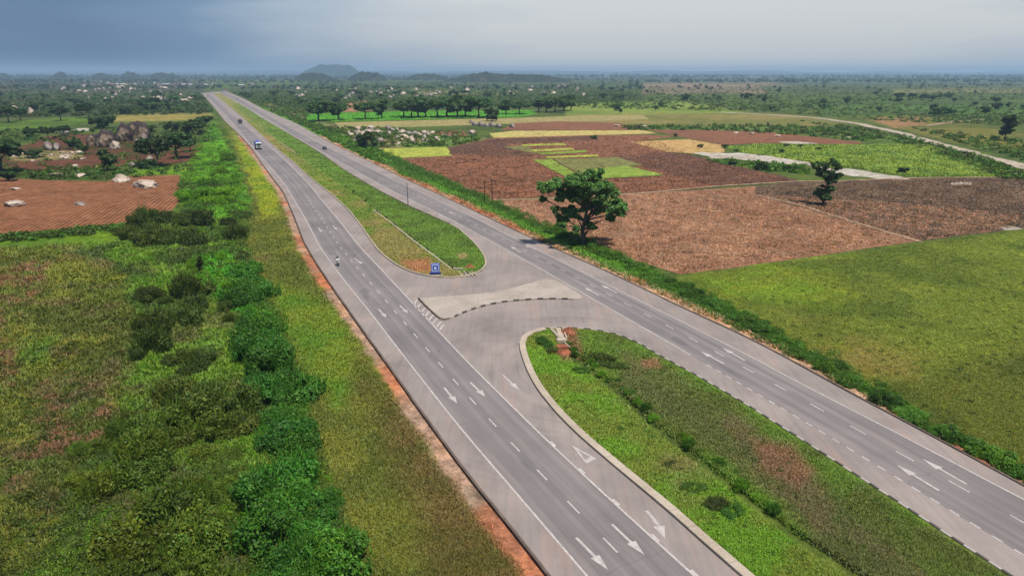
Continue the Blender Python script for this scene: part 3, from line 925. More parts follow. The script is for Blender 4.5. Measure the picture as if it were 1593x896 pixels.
# concrete island in the gap
ISL = smooth_line([(*G(*p)[:2], 0) for p in [(650, 465), (655, 471), (672, 487), (685, 499), (691, 501.5), (700, 498), (721, 487), (755, 475.6), (793, 469), (843, 465.8), (880, 466), (907, 467.7), (911, 465.5), (905, 460), (880, 445), (858, 432.5), (835, 438), (810, 446), (768, 455.5), (720, 460.5), (680, 463), (650, 465)]], step=0.6, it=2)[:-1]
v, tr = cdt_sheet(ISL, [], 0.125)
isl = link('traffic_island', np_mesh('traffic_island', v, tr, M_ISLAND)); tag(isl, 'pale concrete traffic island in the turning gap', 'traffic island', kind='structure')
skirt('island_edge', np.vstack([ISL, ISL[:1]])[::-1], -0.05, 0.125, M_KERB, isl)
i0 = int(np.argmin(np.linalg.norm(ISL - G(651, 466)[:2], axis=1))); i1 = int(np.argmin(np.linalg.norm(ISL - G(691, 501)[:2], axis=1))); i2 = int(np.argmin(np.linalg.norm(ISL - G(909, 467)[:2], axis=1)))
ik = kerb('island_kerb', ISL[i0:i1 + 1], 1, 0.22, 0.26, [M_KERBD], 1.2); ik.parent = isl
ik = kerb('island_kerb', ISL[i1:i2], 1, 0.30, 0.25, [M_BLACKK, M_WHITEK], 1.0); ik.parent = isl

# ------------------------------------------------------------------ fields: worked soil and crops, each its own sheet
def field(name, poly, mat, label, lift=0.05, cat='field', wob=0.5):
    P = []
    n = len(poly)
    for i in range(n):
        a = G(*poly[i], Z0)[:2]; b = G(*poly[(i + 1) % n], Z0)[:2]
        k = max(1, int(np.linalg.norm(b - a) / 3.0))
        for j in range(k):
            p = a + (b - a) * j / k
            P.append(p)
    P = np.array(P)
    P[:, 0] += wob * 2 * (fbm(P[:, 0], P[:, 1], 6, 3, 71) - .5); P[:, 1] += wob * 3 * (fbm(P[:, 0], P[:, 1], 6, 3, 72) - .5)
    v, tr = cdt_sheet(P, [], Z0 + lift)
    o = link(name, np_mesh(name, v, tr, mat))
    tag(o, label, cat, kind='structure'); return o
FA = math.radians(15)
F_ORANGE = mat_field('orange_furrows', (158, 104, 70), (142, 94, 62), 0.03, 0.8, FA, 1.25, 0.24, 0.3, (150, 104, 80))
F_RED = mat_field('red_soil', (124, 78, 54), (100, 66, 48), 0.05, 0.7, math.radians(70), 1.6, 0.25, 0.3)
F_STUB = mat_field('stubble', (172, 124, 94), (148, 104, 78), 0.018, 0.55, None, 2.0, 0, 0.5, (128, 108, 84))
F_STUBD = mat_field('dark_stubble', (116, 88, 70), (98, 80, 62), 0.018, 0.55, None, 2.0, 0, 0.5, (132, 108, 80))
F_BROWN = mat_field('ploughed_brown', (156, 104, 76), (132, 90, 66), 0.02, 0.6, None, 2.0, 0, 0.5, (92, 64, 52))
F_DARK = mat_field('ploughed_dark', (116, 82, 66), (100, 72, 58), 0.02, 0.6, None, 2.0, 0, 0.5)
F_LIME = mat_field('lime_crop', (154, 176, 72), (134, 160, 58), 0.03, 0.5, math.radians(60), 1.6, 0.10, 0.4)
F_OLIVE = mat_field('olive_crop', (128, 132, 72), (144, 140, 84), 0.03, 0.5, math.radians(60), 1.6, 0.12, 0.4)
F_GREEN = mat_field('bright_crop', (84, 158, 34), (98, 154, 40), 0.02, 0.35, math.radians(80), 3, 0.06, 0.4)
F_GRASSG = mat_field('bright_pasture', (124, 158, 44), (104, 138, 42), 0.03, 0.35, math.radians(85), 4, 0.08, 0.5, (88, 120, 44))
F_TAN = mat_field('tan_stubble', (176, 158, 104), (156, 148, 92), 0.02, 0.4, math.radians(85), 3, 0.10, 0.3)
F_OCHRE = mat_field('ochre_stubble', (206, 164, 106), (184, 158, 96), 0.02, 0.4, math.radians(70), 3, 0.08, 0.3)
F_STRAW = mat_field('straw', (194, 184, 104), (204, 172, 112), 0.02, 0.4, math.radians(85), 3, 0.06, 0.3)
F_YELL = mat_field('yellow_green_crop', (186, 186, 80), (168, 178, 72), 0.03, 0.5, math.radians(85), 2, 0.08, 0.3)
M_SAND = mat_field('pale_sand', (214, 204, 192), (180, 164, 148), 0.06, 0.5, None, 1, 0, 0.2, (132, 140, 84))
M_PATH = mat_field('dirt_path', (184, 154, 126), (160, 130, 104), 0.06, 0.5, None, 1, 0, 0.1)
M_TRACK = mat_field('dirt_track', (196, 180, 160), (176, 160, 140), 0.03, 0.5, None, 1, 0, 0.1)

field('ploughed_field', FIELD_L, F_ORANGE, 'orange ploughed field with ridges left of the highway', 0.06)
field('ploughed_field', [(18, 232), (40, 226), (75, 212), (140, 208), (148, 224), (66, 228), (30, 233)], F_RED, 'small red-brown plot under the trees on the left', 0.05)
field('ploughed_field', [(30, 252), (64, 251), (100, 249), (150, 246), (196, 244), (196, 258), (120, 263), (60, 265), (20, 262)], F_RED, 'red plot with short ridges behind the orange field', 0.05)
field('ploughed_field', [(250, 236), (316, 224), (318, 229), (290, 252), (246, 257)], F_RED, 'small red plot beside the dense trees and green belt', 0.05)
field('stubble_field', [(771, 312.5), (1000, 301), (1175, 290), (1175, 303), (1430, 376), (1060, 428), (971, 400), (911, 378), (857, 355), (814, 337)], F_STUB, 'pinkish brown stubble field behind the big tree', 0.04)
field('stubble_field', [(1175, 290), (1243, 282), (1300, 283), (1421, 276), (1550, 276), (2100, 268), (2300, 280), (1700, 341), (1593, 355), (1430, 376), (1175, 303)], F_STUBD, 'dark brown field round the lone tree on the right', 0.045)
field('stubble_field', [(1180, 302), (1260, 308), (1420, 318), (1593, 335), (1560, 356), (1430, 375)], F_STUB, 'reddish wedge of stubble on the near side of the dark field', 0.07, wob=1.5)
field('ploughed_field', [(618, 248), (703, 242), (696, 230), (761, 216), (800, 212.5), (1000, 210), (1060, 212), (980, 221.5), (1039, 237), (1089, 245), (1243, 281), (1000, 300), (768, 311), (690, 280)], F_BROWN, 'wide reddish brown ploughed field right of the highway', 0.04)
field('ploughed_field', [(1039, 237), (1089, 245), (1243, 281), (1110, 290), (1010, 262), (950, 243)], F_DARK, 'dark purple-brown ploughed wedge beside the pale sand', 0.07, wob=1)
field('ploughed_field', [(700, 241), (697, 230), (761, 217), (930, 212), (930, 218), (785, 224), (830, 243)], F_DARK, 'dark ploughed strip behind the small crop plots', 0.07, wob=1)
PLOT_Z = 0.10
for pl, m, lb in [
    ([(784, 229), (815, 227), (846, 240), (825, 238)], F_OLIVE, 'tan crop plot at the left end of the strips'),
    ([(810, 225.5), (876, 223), (882, 226.5), (816, 228)], F_YELL, 'thin yellow-green strip, farthest of the crop strips'),
    ([(826, 233.5), (890, 230.5), (894, 233.5), (832, 237)], F_YELL, 'second thin crop strip in the brown field'),
    ([(834, 239), (911, 234), (914, 237.5), (846, 241.5)], F_LIME, 'third thin crop strip, lime coloured'),
    ([(848, 244.5), (929, 241), (932, 244.5), (852, 247)], F_YELL, 'fourth thin crop strip, nearest of the strips'),
    ([(828.5, 249.6), (857, 248), (904, 275), (886, 279)], F_LIME, 'bright lime plot behind the big tree'),
    ([(859, 248), (912, 247.5), (945, 264), (1030, 275), (932, 279), (906, 274)], F_OLIVE, 'dull olive crop plot beside the lime plot'),
    ([(912, 247.5), (960, 245), (1000, 258), (946, 263)], F_OLIVE, 'dull brownish crop plot beyond the olive one'),
    ([(904, 266), (975, 259), (1033, 273), (935, 279)], F_LIME, 'green crop plot nearest the wide brown field'),
]:
    PLOT_Z += 0.02
    field('crop_plot', pl, m, lb, PLOT_Z, 'crop plot', wob=.2)
field('crop_plot', [(585, 232), (694.6, 229), (703.5, 242.5), (605, 247)], F_YELL, 'yellow-green crop plot beside the highway hedge', 0.06, 'crop plot')
field('stubble_field', [(980, 221), (1071, 217), (1128.6, 227), (1125, 238), (1089, 240), (1039, 237)], F_OCHRE, 'ochre stubble plot between brown field and bright pasture', 0.08)
field('stubble_field', [(761, 208), (800, 204), (1000, 203), (1023, 208), (840, 213), (768, 215)], F_STRAW, 'long straw coloured strip beyond the brown field', 0.08)
field('ploughed_field', [(800, 192), (870, 189), (957, 191), (1010, 200), (980, 202.5), (778, 203)], F_BROWN, 'brown strip beyond the straw strip', 0.06)
field('ploughed_field', [(1005, 202), (1110, 203), (1200, 206), (1300, 217), (1345, 222), (1330, 225.5), (1200, 223), (1128, 226), (1071, 216)], F_BROWN, 'brown strip behind the bright pasture on the right', 0.06)
field('ploughed_field', [(655, 206), (720, 203), (728, 212), (690, 211)], F_BROWN, 'small dark plot among the pale rocks', 0.06)
field('crop_field', [(474, 178), (560, 175.5), (700, 172.5), (830, 172), (836, 177), (815, 182), (700, 185), (600, 188), (480, 189.5)], F_GREEN, 'vivid green field behind the row of trees', 0.06)
field('stubble_field', [(520, 191), (600, 189), (700, 186.3), (830, 183), (915, 180), (1000, 179), (1010, 186), (800, 193), (640, 198), (530, 199)], F_TAN, 'tan strip in front of the row of trees', 0.05)
field('pasture', [(1128, 229), (1180, 224.5), (1330, 225.5), (1400, 224), (1440, 226), (1503, 251), (1552, 275.5), (1421, 275.5), (1307, 258), (1240, 249), (1160, 239)], F_GRASSG, 'bright yellow-green pasture on the right', 0.06)
field('sand_patch', [(1080, 240), (1115, 237), (1160, 238), (1210, 245), (1260, 254), (1240, 256), (1200, 253.5), (1150, 249), (1110, 247)], M_SAND, 'pale sandy bare patch beside the bright pasture', 0.09, 'sand', wob=5)
field('sand_patch', [(1258, 254), (1300, 262), (1400, 274), (1420, 279), (1370, 278), (1320, 274), (1290, 268)], M_SAND, 'pale sand tongue behind the lone tree', 0.09, 'sand', wob=5)
field('sand_patch', [(1210, 221), (1240, 220.5), (1275, 224), (1230, 224.5)], M_SAND, 'thin white sand streak behind the pasture', 0.09, 'sand', wob=1)
field('sand_patch', [(1475, 285), (1510, 283), (1512, 288), (1480, 288)], M_SAND, 'small pale sand spot in the dark field', 0.1, 'sand', wob=1)
field('sand_patch', [(1555, 354), (1575, 352), (1593, 358), (1565, 359)], M_SAND, 'pale stony spot at the corner of the meadow', 0.1, 'sand', wob=1)
def path(name, pts, w, mat, label, z, cat='path'):
    P = smooth_line([(*G(a, b, z)[:2], 0) for a, b in pts], step=3, it=3)
    P += (np.column_stack([fbm(P[:, 0], P[:, 1], 12, 3, 5), fbm(P[:, 0], P[:, 1], 12, 3, 6)]) - .5) * w * 0.8
    mb = strip(P, w, z); o = mb.build(name, mat); tag(o, label, cat, kind='structure'); return o
path('path', [(768, 311.5), (850, 309), (1000, 300.5), (1110, 290), (1243, 281.5), (1300, 282), (1420, 276.5), (1550, 276)], 1.5, M_PATH, 'pale foot path between the brown fields', Z0 + 0.14)
path('path', [(1175, 303), (1240, 318), (1330, 346), (1432, 376)], 1.4, M_PATH, 'thin foot path across the stubble field', Z0 + 0.14)
path('dirt_track', [(1120, 175), (1160, 177), (1200, 179), (1271, 183.6), (1343, 194), (1400, 207), (1450, 221), (1503, 235), (1557, 249), (1593, 259), (1700, 290), (1900, 350)], 7.5, M_TRACK, 'pale dirt track curving through the fields on the right', Z0 + 0.13, 'dirt road')
path('path', [(1440, 196), (1480, 190), (1530, 186)], 5, M_PATH, 'pale side track on the far right', Z0 + 0.12)

# ------------------------------------------------------------------ foliage
def rand_dirs(n, rng):
    v = rng.normal(size=(n, 3)); return v / np.linalg.norm(v, axis=1)[:, None]
def leaf_cards(pos, nrm, size, rng, aspect=1.7, fold=0.25):
    """one bent leaf (or leaf spray) per position: 4 verts, 1 quad"""
    n = len(pos)
    r = rand_dirs(n, rng)
    u = np.cross(nrm, r); u /= np.linalg.norm(u, axis=1)[:, None] + 1e-9
    v = np.cross(nrm, u)
    s = (size * rng.uniform(0.6, 1.4, n))[:, None]
    a = u * s * aspect * 0.5; b = v * s * 0.5
    V = np.stack([pos - a, pos - b * 0.9 + nrm * s * fold * .5, pos + a, pos + b * 0.9 + nrm * s * fold * .5], 1).reshape(-1, 3)
    Q = np.arange(n * 4).reshape(n, 4)
    return V, Q
def leaf_tint(n, rng, amt=0.35):
    g = rng.uniform(1 - amt, 1 + amt, n)
    h = rng.normal(0, 0.10, n)
    c = np.stack([g * (1 + h * 1.3), g, g * (1 - h)], 1)
    return np.repeat(np.clip(c, 0.2, 2.0), 4, 0)
def cloud(clumps, per, size, rng, shell=0.55, up=0.35):
    """clumps: (x, y, z, rx, ry, rz); leaves mostly in the outer shell of each"""
    P = []; N = []; T = []
    for (x, y, z, rx, ry, rz) in clumps:
        k = max(6, int(per))
        d = rand_dirs(k, rng)
        rr = shell + (1 - shell) * rng.random(k) ** 0.6
        rr *= 1 + 0.18 * np.sin(d[:, 0] * 5 + x * 3) * np.cos(d[:, 1] * 4 + y)
        p = d * rr[:, None] * np.array((rx, ry, rz)) + np.array((x, y, z))
        nn = d * 0.8 + rand_dirs(k, rng) * 0.9 + np.array((0, 0, up)); nn /= np.linalg.norm(nn, axis=1)[:, None] + 1e-9
        P.append(p); N.append(nn)
        T.append(np.full(k, rng.uniform(0.8, 1.2)))
    P = np.vstack(P); N = np.vstack(N); T = np.concatenate(T)
    V, Q = leaf_cards(P, N, size, rng)
    c = leaf_tint(len(P), rng) * np.repeat(T, 4)[:, None]
    return V, Q, c

def shrub_mesh(name, seed, kind):
    """unit-radius shrub (about 2 across), base at z = 0"""
    rng = np.random.default_rng(seed)
    cl = []
    if kind == 'dome':
        n = 13; per = 420; sz = 0.062; h = 0.85
    elif kind == 'spread':
        n = 15; per = 380; sz = 0.06; h = 0.55
    elif kind == 'tall':
        n = 11; per = 360; sz = 0.062; h = 1.3
    else:   # wispy
        n = 11; per = 280; sz = 0.055; h = 1.0
    for i in range(n):
        a = rng.uniform(0, 6.28); r = math.sqrt(rng.random()) * 0.75
        rr = rng.uniform(0.22, 0.42)
        zz = rng.uniform(0.15, 1.0) * h * (1 - 0.5 * r)
        cl.append((r * math.cos(a), r * math.sin(a), zz, rr, rr, rr * 0.8))
    V, Q, c = cloud(cl, per, sz, rng, 0.4, 0.5)
    # upright shoots that break the outline
    k = 90 if kind != 'wispy' else 300
    a = rng.uniform(0, 6.28, k); r = np.sqrt(rng.random(k)) * 0.9
    p = np.stack([r * np.cos(a), r * np.sin(a), h * (1.05 - 0.6 * r) * rng.uniform(0.5, 1.15, k)], 1)
    d = np.stack([np.cos(a) * 0.4, np.sin(a) * 0.4, np.ones(k)], 1) + rng.normal(0, .25, (k, 3)); d /= np.linalg.norm(d, axis=1)[:, None]
    sd = np.cross(d, rand_dirs(k, rng)); sd /= np.linalg.norm(sd, axis=1)[:, None]
    L = rng.uniform(0.15, 0.35, k)[:, None]
    V2 = np.stack([p - sd * 0.03, p + sd * 0.03, p + d * L + sd * 0.012, p + d * L - sd * 0.012], 1).reshape(-1, 3)
    Q2 = np.arange(k * 4).reshape(k, 4) + len(V)
    V = np.vstack([V, V2]); Q = np.vstack([Q, Q2]); c = np.vstack([c, leaf_tint(k, rng)])
    V[:, 2] = np.maximum(V[:, 2], -0.05)
    return np_mesh(name, V, Q, M_LEAF, c, quads=True)
SHRUBS = {k: [shrub_mesh('shrub', 100 + 10 * i + j, k) for j in range(3)] for i, k in enumerate(('dome', 'spread', 'tall', 'wispy'))}

def in_polys(px, py, polys):
    m = np.zeros(px.shape, bool)
    for p in polys: m |= poly_inside(px, py, p)
    return m
def road_clear(x, y, d=1.0):
    """outside the pavement by d"""
    lx = np.interp(y, L_OUT[::-1, 1], L_OUT[::-1, 0]); rx = np.interp(y, R_OUT[::-1, 1], R_OUT[::-1, 0])
    return (x < lx - d) | (x > rx + d)

def jit(c, rng, a=0.34):
    g = rng.uniform(1 - a, 1 + a); h = rng.uniform(-.14, .14)
    return (float(c[0] * g * (1 + h)), float(c[1] * g), float(c[2] * g * (1 - h)), 1.0)

def put_shrub(x, y, z, r, kind, colr, label, group, rng, name='shrub', hs=1.25):
    o = bpy.data.objects.new(name, SHRUBS[kind][int(rng.integers(3))])
    COL.objects.link(o)
    o.location = (x, y, z); o.scale = (r, r * rng.uniform(0.85, 1.2), r * hs * rng.uniform(0.8, 1.2)); o.rotation_euler = (0, 0, rng.uniform(0, 6.28))
    o.color = jit(colr, rng)
    tag(o, label, 'bush', group); return o

G_EMER = C3(74, 136, 48); G_DARK = C3(80, 106, 44); G_OLIVE = C3(98, 130, 46); G_BRIGHT = C3(116, 182, 42); G_HEDGE = C3(84, 138, 46); G_TREE = C3(58, 86, 44); G_BROWN = C3(104, 92, 60)
VH = np.array((1.16, 0.96, 0.70))
G_EMER, G_DARK, G_OLIVE, G_BRIGHT, G_HEDGE = (v * VH for v in (G_EMER, G_DARK, G_OLIVE, G_BRIGHT, G_HEDGE)); G_TREE = G_TREE * 1.75 * np.array((1.05, 1, .8))

def sample_poly(poly, n, rng):
    xs = [p[0] for p in poly]; ys = [p[1] for p in poly]
    out = []
    while len(out) < n:
        k = n * 3
        a = rng.uniform(min(xs), max(xs), k); b = rng.uniform(min(ys), max(ys), k)
        m = poly_inside(a, b, poly)
        out += list(zip(a[m], b[m]))
    return out[:n]
def spaced(poly, n, rng, k=1.0, tries=40):
    """pixel points kept apart in proportion to their nearness"""
    pts = []
    cand = sample_poly(poly, n * tries, rng)
    for a, b in cand:
        w = G(a, b, Z0)
        if all((w[0] - q[0]) ** 2 + (w[1] - q[1]) ** 2 > (k) ** 2 for q in pts): pts.append((w[0], w[1], a, b))
        if len(pts) >= n: break
    return pts

rng = np.random.default_rng(5)
# the emerald thicket on the belt's road side
for poly, n, r0, r1, kinds, colr, lab in [
    ([(385, 400), (400, 420), (425, 490), (450, 560), (482, 650), (480, 720), (430, 700), (400, 610), (372, 520), (360, 440)], 30, 1.4, 2.6, ('dome', 'spread'), G_EMER, 'emerald green leafy bush on the road side of the thicket'),
    ([(400, 740), (480, 730), (530, 800), (560, 890), (560, 960), (380, 960), (400, 820)], 22, 1.3, 2.3, ('dome', 'spread'), G_EMER, 'emerald green bush in the corner thicket nearest the viewer'),
    ([(180, 350), (300, 330), (385, 345), (388, 372), (330, 385), (240, 392), (170, 378)], 26, 1.6, 2.8, ('dome', 'spread', 'wispy'), G_DARK, 'dark low bush in the dense row below the orange field'),
    ([(270, 300), (320, 262), (352, 232), (366, 270), (372, 320), (300, 330)], 18, 1.6, 2.8, ('spread', 'dome'), G_BRIGHT * 0.8, 'bright green scrub bush beside the corner of the orange field'),
    ([(235, 460), (330, 430), (372, 520), (400, 610), (370, 680), (270, 640), (215, 560)], 32, 1.2, 2.4, ('wispy', 'spread', 'dome'), G_DARK * 1.1, 'dark straggly bush in the middle of the thicket'),
    ([(120, 700), (230, 640), (330, 650), (400, 740), (380, 830), (260, 880), (130, 860)], 34, 1.2, 2.3, ('wispy', 'dome', 'spread'), G_OLIVE, 'olive green feathery bush in the lower left thicket'),
    ([(200, 870), (390, 840), (400, 960), (160, 960)], 12, 0.8, 1.6, ('wispy', 'dome'), G_OLIVE * 0.9, 'olive weedy bush at the lower edge of the thicket'),
    ([(300, 390), (360, 385), (372, 440), (330, 470), (300, 440)], 10, 0.7, 1.3, ('spread', 'wispy'), G_BRIGHT, 'low bright green bush in the light gap of the thicket'),
]:
    for (x, y, a, b) in spaced(poly, n, rng, r0 * 0.95):
        z = float(relief(np.array([x]), np.array([y]))[0])
        put_shrub(x, y, z - 0.12, rng.uniform(r0 * .9, r1 * 1.3), kinds[int(rng.integers(len(kinds)))], colr, lab, 'bushes of the thick belt left of the highway', rng)
# hedge along the right carriageway
hl = []
HEDGE_C = np.array([G(a, b, Z0)[:2] for a, b in [(560, 222), (620, 252), (690, 284), (760, 315), (830, 346), (890, 372), (950, 400), (1010, 430), (1060, 452), (1120, 482), (1180, 512), (1250, 552), (1320, 592), (1400, 640), (1480, 690), (1593, 752), (1700, 815)]])
S_ = arclen(HEDGE_C); s = 0.0
while s < S_[-1]:
    p = at_len(HEDGE_C, S_, s); hl.append(p)
    s += rng.uniform(1.7, 2.4) * (1.0 if p[1] < 120 else 1.6)
HEDGE_FAR = [p for p in hl if p[1] > 165]; hl = [p for p in hl if p[1] <= 165]
for i, p in enumerate(hl):
    w = 1.5 if p[1] < 130 else 2.6
    for side in ((-1, 1) if i % 2 else (0,)):
        d = rng.uniform(-0.5, 0.5) + side * w * 0.5
        q = p + np.array((0.85, 0.5)) * d
        r = rng.uniform(1.15, 1.9) * (1.0 if p[1] < 130 else 1.25)
        lim_ = float(np.interp(q[1], R_OUT[::-1, 1], R_OUT[::-1, 0])) + (r + .3) * 1.1
        q[0] = max(q[0], lim_)
        put_shrub(q[0], q[1], Z0 - 0.1, r, ('dome', 'spread', 'dome')[int(rng.integers(3))], G_HEDGE * rng.uniform(0.75, 1.2), 'dense dark green bush in the hedge along the right edge of the highway', 'bushes of the hedge along the highway', rng, hs=0.85)

hedge_items = []
for p in HEDGE_FAR + hl:
    for k in range(5):
        q = p + np.array((0.85, 0.5)) * rng.uniform(-2.2, 2.2) + rng.normal(0, .8, 2); r = rng.uniform(.9, 1.7) * (1 if p[1] > 165 else .7)
        if not road_clear(np.array([q[0]]), np.array([q[1]]), r + .5)[0]: continue
        hedge_items.append((q[0], q[1], Z0, r, r * rng.uniform(.7, 1.1), G_HEDGE * rng.uniform(.7, 1.3)))
# near median: bushes along the ditch and dark clumps
S_ = arclen(DITCH_N); s = 4.0
while s < S_[-1] - 14:
    p = at_len(DITCH_N, S_, s) + rng.normal(0, 0.35, 2) + np.array((0.9, 0.5))
    put_shrub(p[0], p[1], -0.15, rng.uniform(0.45, 0.8), ('spread', 'dome', 'wispy')[int(rng.integers(3))], (G_BRIGHT * 0.75, G_HEDGE)[int(rng.integers(2))], 'small bush along the ditch of the near median', 'bushes along the near median ditch', rng)
    s += rng.uniform(1.1, 1.9)
for (a, b, r, colr, lab) in [(845, 535, 1.6, G_HEDGE * .8, 'dark bush at the rounded head of the near median'), (862, 548, 1.3, G_DARK, 'dark bush left of the broken drain in the near median'), (930, 560, 2.2, G_DARK * .9, 'widest dark bush right of the broken drain in the near median'), (955, 572, 1.6, G_DARK, 'dark bush low on the near median by the ditch'), (905, 578, 1.1, G_HEDGE, 'green bush just below the broken drain'),
                             (1040, 722, 0.7, G_DARK * .6, 'small blackish bush alone in the near median grass'), (1080, 760, 1.2, G_HEDGE * .8, 'mid green bush beside the pale patch of the near median'), (1112, 785, 1.3, G_DARK, 'dark bush at the broken edge of the near median'), (1140, 797, 1.2, G_HEDGE * .9, 'green bush in the lower part of the near median'),
                             (885, 597, 0.6, G_HEDGE, 'little bush in the bright grass below the drain'), (965, 668, 0.6, G_HEDGE, 'little bush near the pale kerb bend'), (1010, 676, 0.7, G_HEDGE, 'little bush in the middle of the near median grass')]:
    w = G(a, b, 0); put_shrub(w[0], w[1], 0.0, r, 'spread', colr, lab, None, rng, hs=0.7); o_ = COL.objects[-1]; o_.scale = (r * rng.uniform(1.0, 1.5), r * rng.uniform(.6, .9), r * .65)
# weeds at the drain of the far median
for k in range(16):
    s = 60 + k * 11.0; S2 = arclen(DITCH_F); s = S2[-1] - 6 - k * 9
    p = at_len(DITCH_F, S2, s) + rng.normal(0, .5, 2) + np.array((1.0, 0.5))
    put_shrub(p[0], p[1], -0.1, rng.uniform(0.35, 0.8), 'spread', G_HEDGE * .7, 'dark weed tuft beside the concrete drain of the far median', 'weeds along the far median drain', rng, 'weed', hs=0.7)

# ------------------------------------------------------------------ grass and undergrowth (stuff)
def tufts(px, py, hmin, hmax, wid, rng, colfn=None, zfn=None, blades=5, gain=1.45, zplane=Z0):
    n = len(px)
    u = (px - 796.5) / F; v = (py - 448.0) / F
    dx, dy, dz = u, CP - v * SP, -SP - v * CP
    t = (zplane - H) / dz
    x, y = dx * t, dy * t
    ok = y > -20
    x, y = x[ok], y[ok]; n = len(x)
    z = zfn(x, y)
    base = colfn(x, y) * gain
    base = base * rng.uniform(0.70, 1.35, n)[:, None]
    hj = rng.normal(0, .10, n)
    base = base * np.stack([1 + hj, np.ones(n), 1 - hj], 1)
    scl = np.clip(np.sqrt(np.maximum(y, 30) / 60.0), 0.8, 2.2)
    V = []; Cc = []
    for b in range(blades):
        a = rng.uniform(0, 6.283, n); lean = rng.uniform(0.4, 1.7, n)
        hh = rng.uniform(hmin, hmax, n) * scl * .8; w = wid * rng.uniform(0.6, 1.4, n) * scl
        ca, sa = np.cos(a), np.sin(a)
        ox = x + rng.normal(0, wid * 1.1, n) * scl; oy = y + rng.normal(0, wid * 1.1, n) * scl
        p0 = np.stack([ox - sa * w / 2, oy + ca * w / 2, z - 0.03], 1)
        p1 = np.stack([ox + sa * w / 2, oy - ca * w / 2, z - 0.03], 1)
        p2 = np.stack([ox + ca * lean * hh, oy + sa * lean * hh, z + hh], 1)
        V.append(np.stack([p0, p1, p2], 1)); 
        cb = base * rng.uniform(0.85, 1.15, n)[:, None]
        Cc.append(np.repeat(cb[:, None, :], 3, 1))
    V = np.concatenate(V).reshape(-1, 3); Cc = np.concatenate(Cc).reshape(-1, 3)
    T = np.arange(len(V)).reshape(-1, 3)
    return V, T, Cc
def grass_obj(name, parts, label, cat='grass'):
    V = []; T = []; C = []; k = 0
    for v, t, c in parts:
        V.append(v); T.append(t + k); C.append(c); k += len(v)
    o = link(name, np_mesh(name, np.vstack(V), np.vstack(T), M_LEAF, np.vstack(C)))
    tag(o, label, cat, kind='stuff'); return o
def pick(poly, n, rng, keep=None):
    a = np.array(sample_poly(poly, n, rng))
    px, py = a[:, 0], a[:, 1]
    return px, py
WILD = [(-120, 395), (80, 378), (240, 372), (360, 340), (398, 335), (384, 360), (390, 420), (425, 490), (455, 565), (484, 660), (540, 820), (590, 990), (-160, 990)]
VERGE = [(300, 178), (332, 178), (350, 200), (372, 226), (410, 275), (440, 315), (462, 378), (500, 440), (545, 505), (600, 585), (640, 640), (720, 752), (800, 850), (850, 920), (900, 990), (570, 990), (535, 820), (480, 660), (455, 565), (425, 490), (390, 420), (300, 330), (285, 280), (300, 230)]
MEADOW = [(1060, 432), (1200, 410), (1430, 379), (1593, 357), (1700, 345), (1700, 830), (1593, 752), (1300, 588), (1160, 505), (1090, 460)]
RVERGE = [(560, 228), (620, 248), (760, 314), (900, 384), (1060, 440), (1090, 460), (1160, 505), (1300, 588), (1593, 752), (1700, 820), (1600, 775), (1412, 672), (1225, 570), (1160, 533), (1054, 486), (947, 432), (847, 388), (700, 318), (600, 270)]
def keep_off(px, py):
    u = (px - 796.5) / F; v = (py - 448.0) / F
    t = (Z0 - H) / (-SP - v * CP); x, y = u * t, (CP - v * SP) * t
    d = fbm(x, y, 3.0, 3, 301)
    dl = line_dist(x, y, L_OUT_T); dr = line_dist(x, y, R_OUT_T)
    return road_clear(x, y, 0.5) & (np.minimum(dl, dr) > 0.5 + 2.2 * d)
rng = np.random.default_rng(21)
parts = []
for poly, n, h0, h1, w in ((WILD, 52000, 0.18, 0.55, 0.20), (VERGE, 42000, 0.08, 0.28, 0.16), (MEADOW, 60000, 0.06, 0.2, 0.11), (RVERGE, 16000, 0.12, 0.45, 0.18)):
    px, py = pick(poly, n, rng); k = keep_off(px, py); px, py = px[k], py[k]
    if poly is WILD:     # bare earth shows between
        pass
    parts.append(tufts(px, py, h0, h1, w, rng, ground_color, relief))
grass_obj('grass', parts, 'rough green grass on the verges and meadows')
parts = []
for which, MED, n in ((0, FAR_MED, 26000), (1, NEAR_MED, 52000)):
    qx, qy = PROJ(MED[:, 0], MED[:, 1], 0.0)
    poly = list(zip(qx, np.clip(qy, -50, 980)))
    ok = MED[:, 1] > 34
    poly = [p for p, kk in zip(poly, ok) if kk]
    px, py = pick(poly, n, rng)
    k = py > 165
    px, py = px[k], py[k]
    u = (px - 796.5) / F; v = (py - 448.0) / F; t = -H / (-SP - v * CP); x, y = u * t, (CP - v * SP) * t
    kk = poly_inside(x, y, [tuple(p) for p in MED]) & (line_dist(x, y, [tuple(p) for p in MED], True) > (0.7 if which else 0.4))
    if which == 0: kk &= line_dist(x, y, [tuple(p) for p in DITCH_F]) > 0.7
    px, py = px[kk], py[kk]
    parts.append(tufts(px, py, 0.06, 0.25 if which else 0.2, 0.14, rng, MED_C[which], MED_H[which], zplane=0.0))
grass_obj('grass', parts, 'short green grass on the two medians')

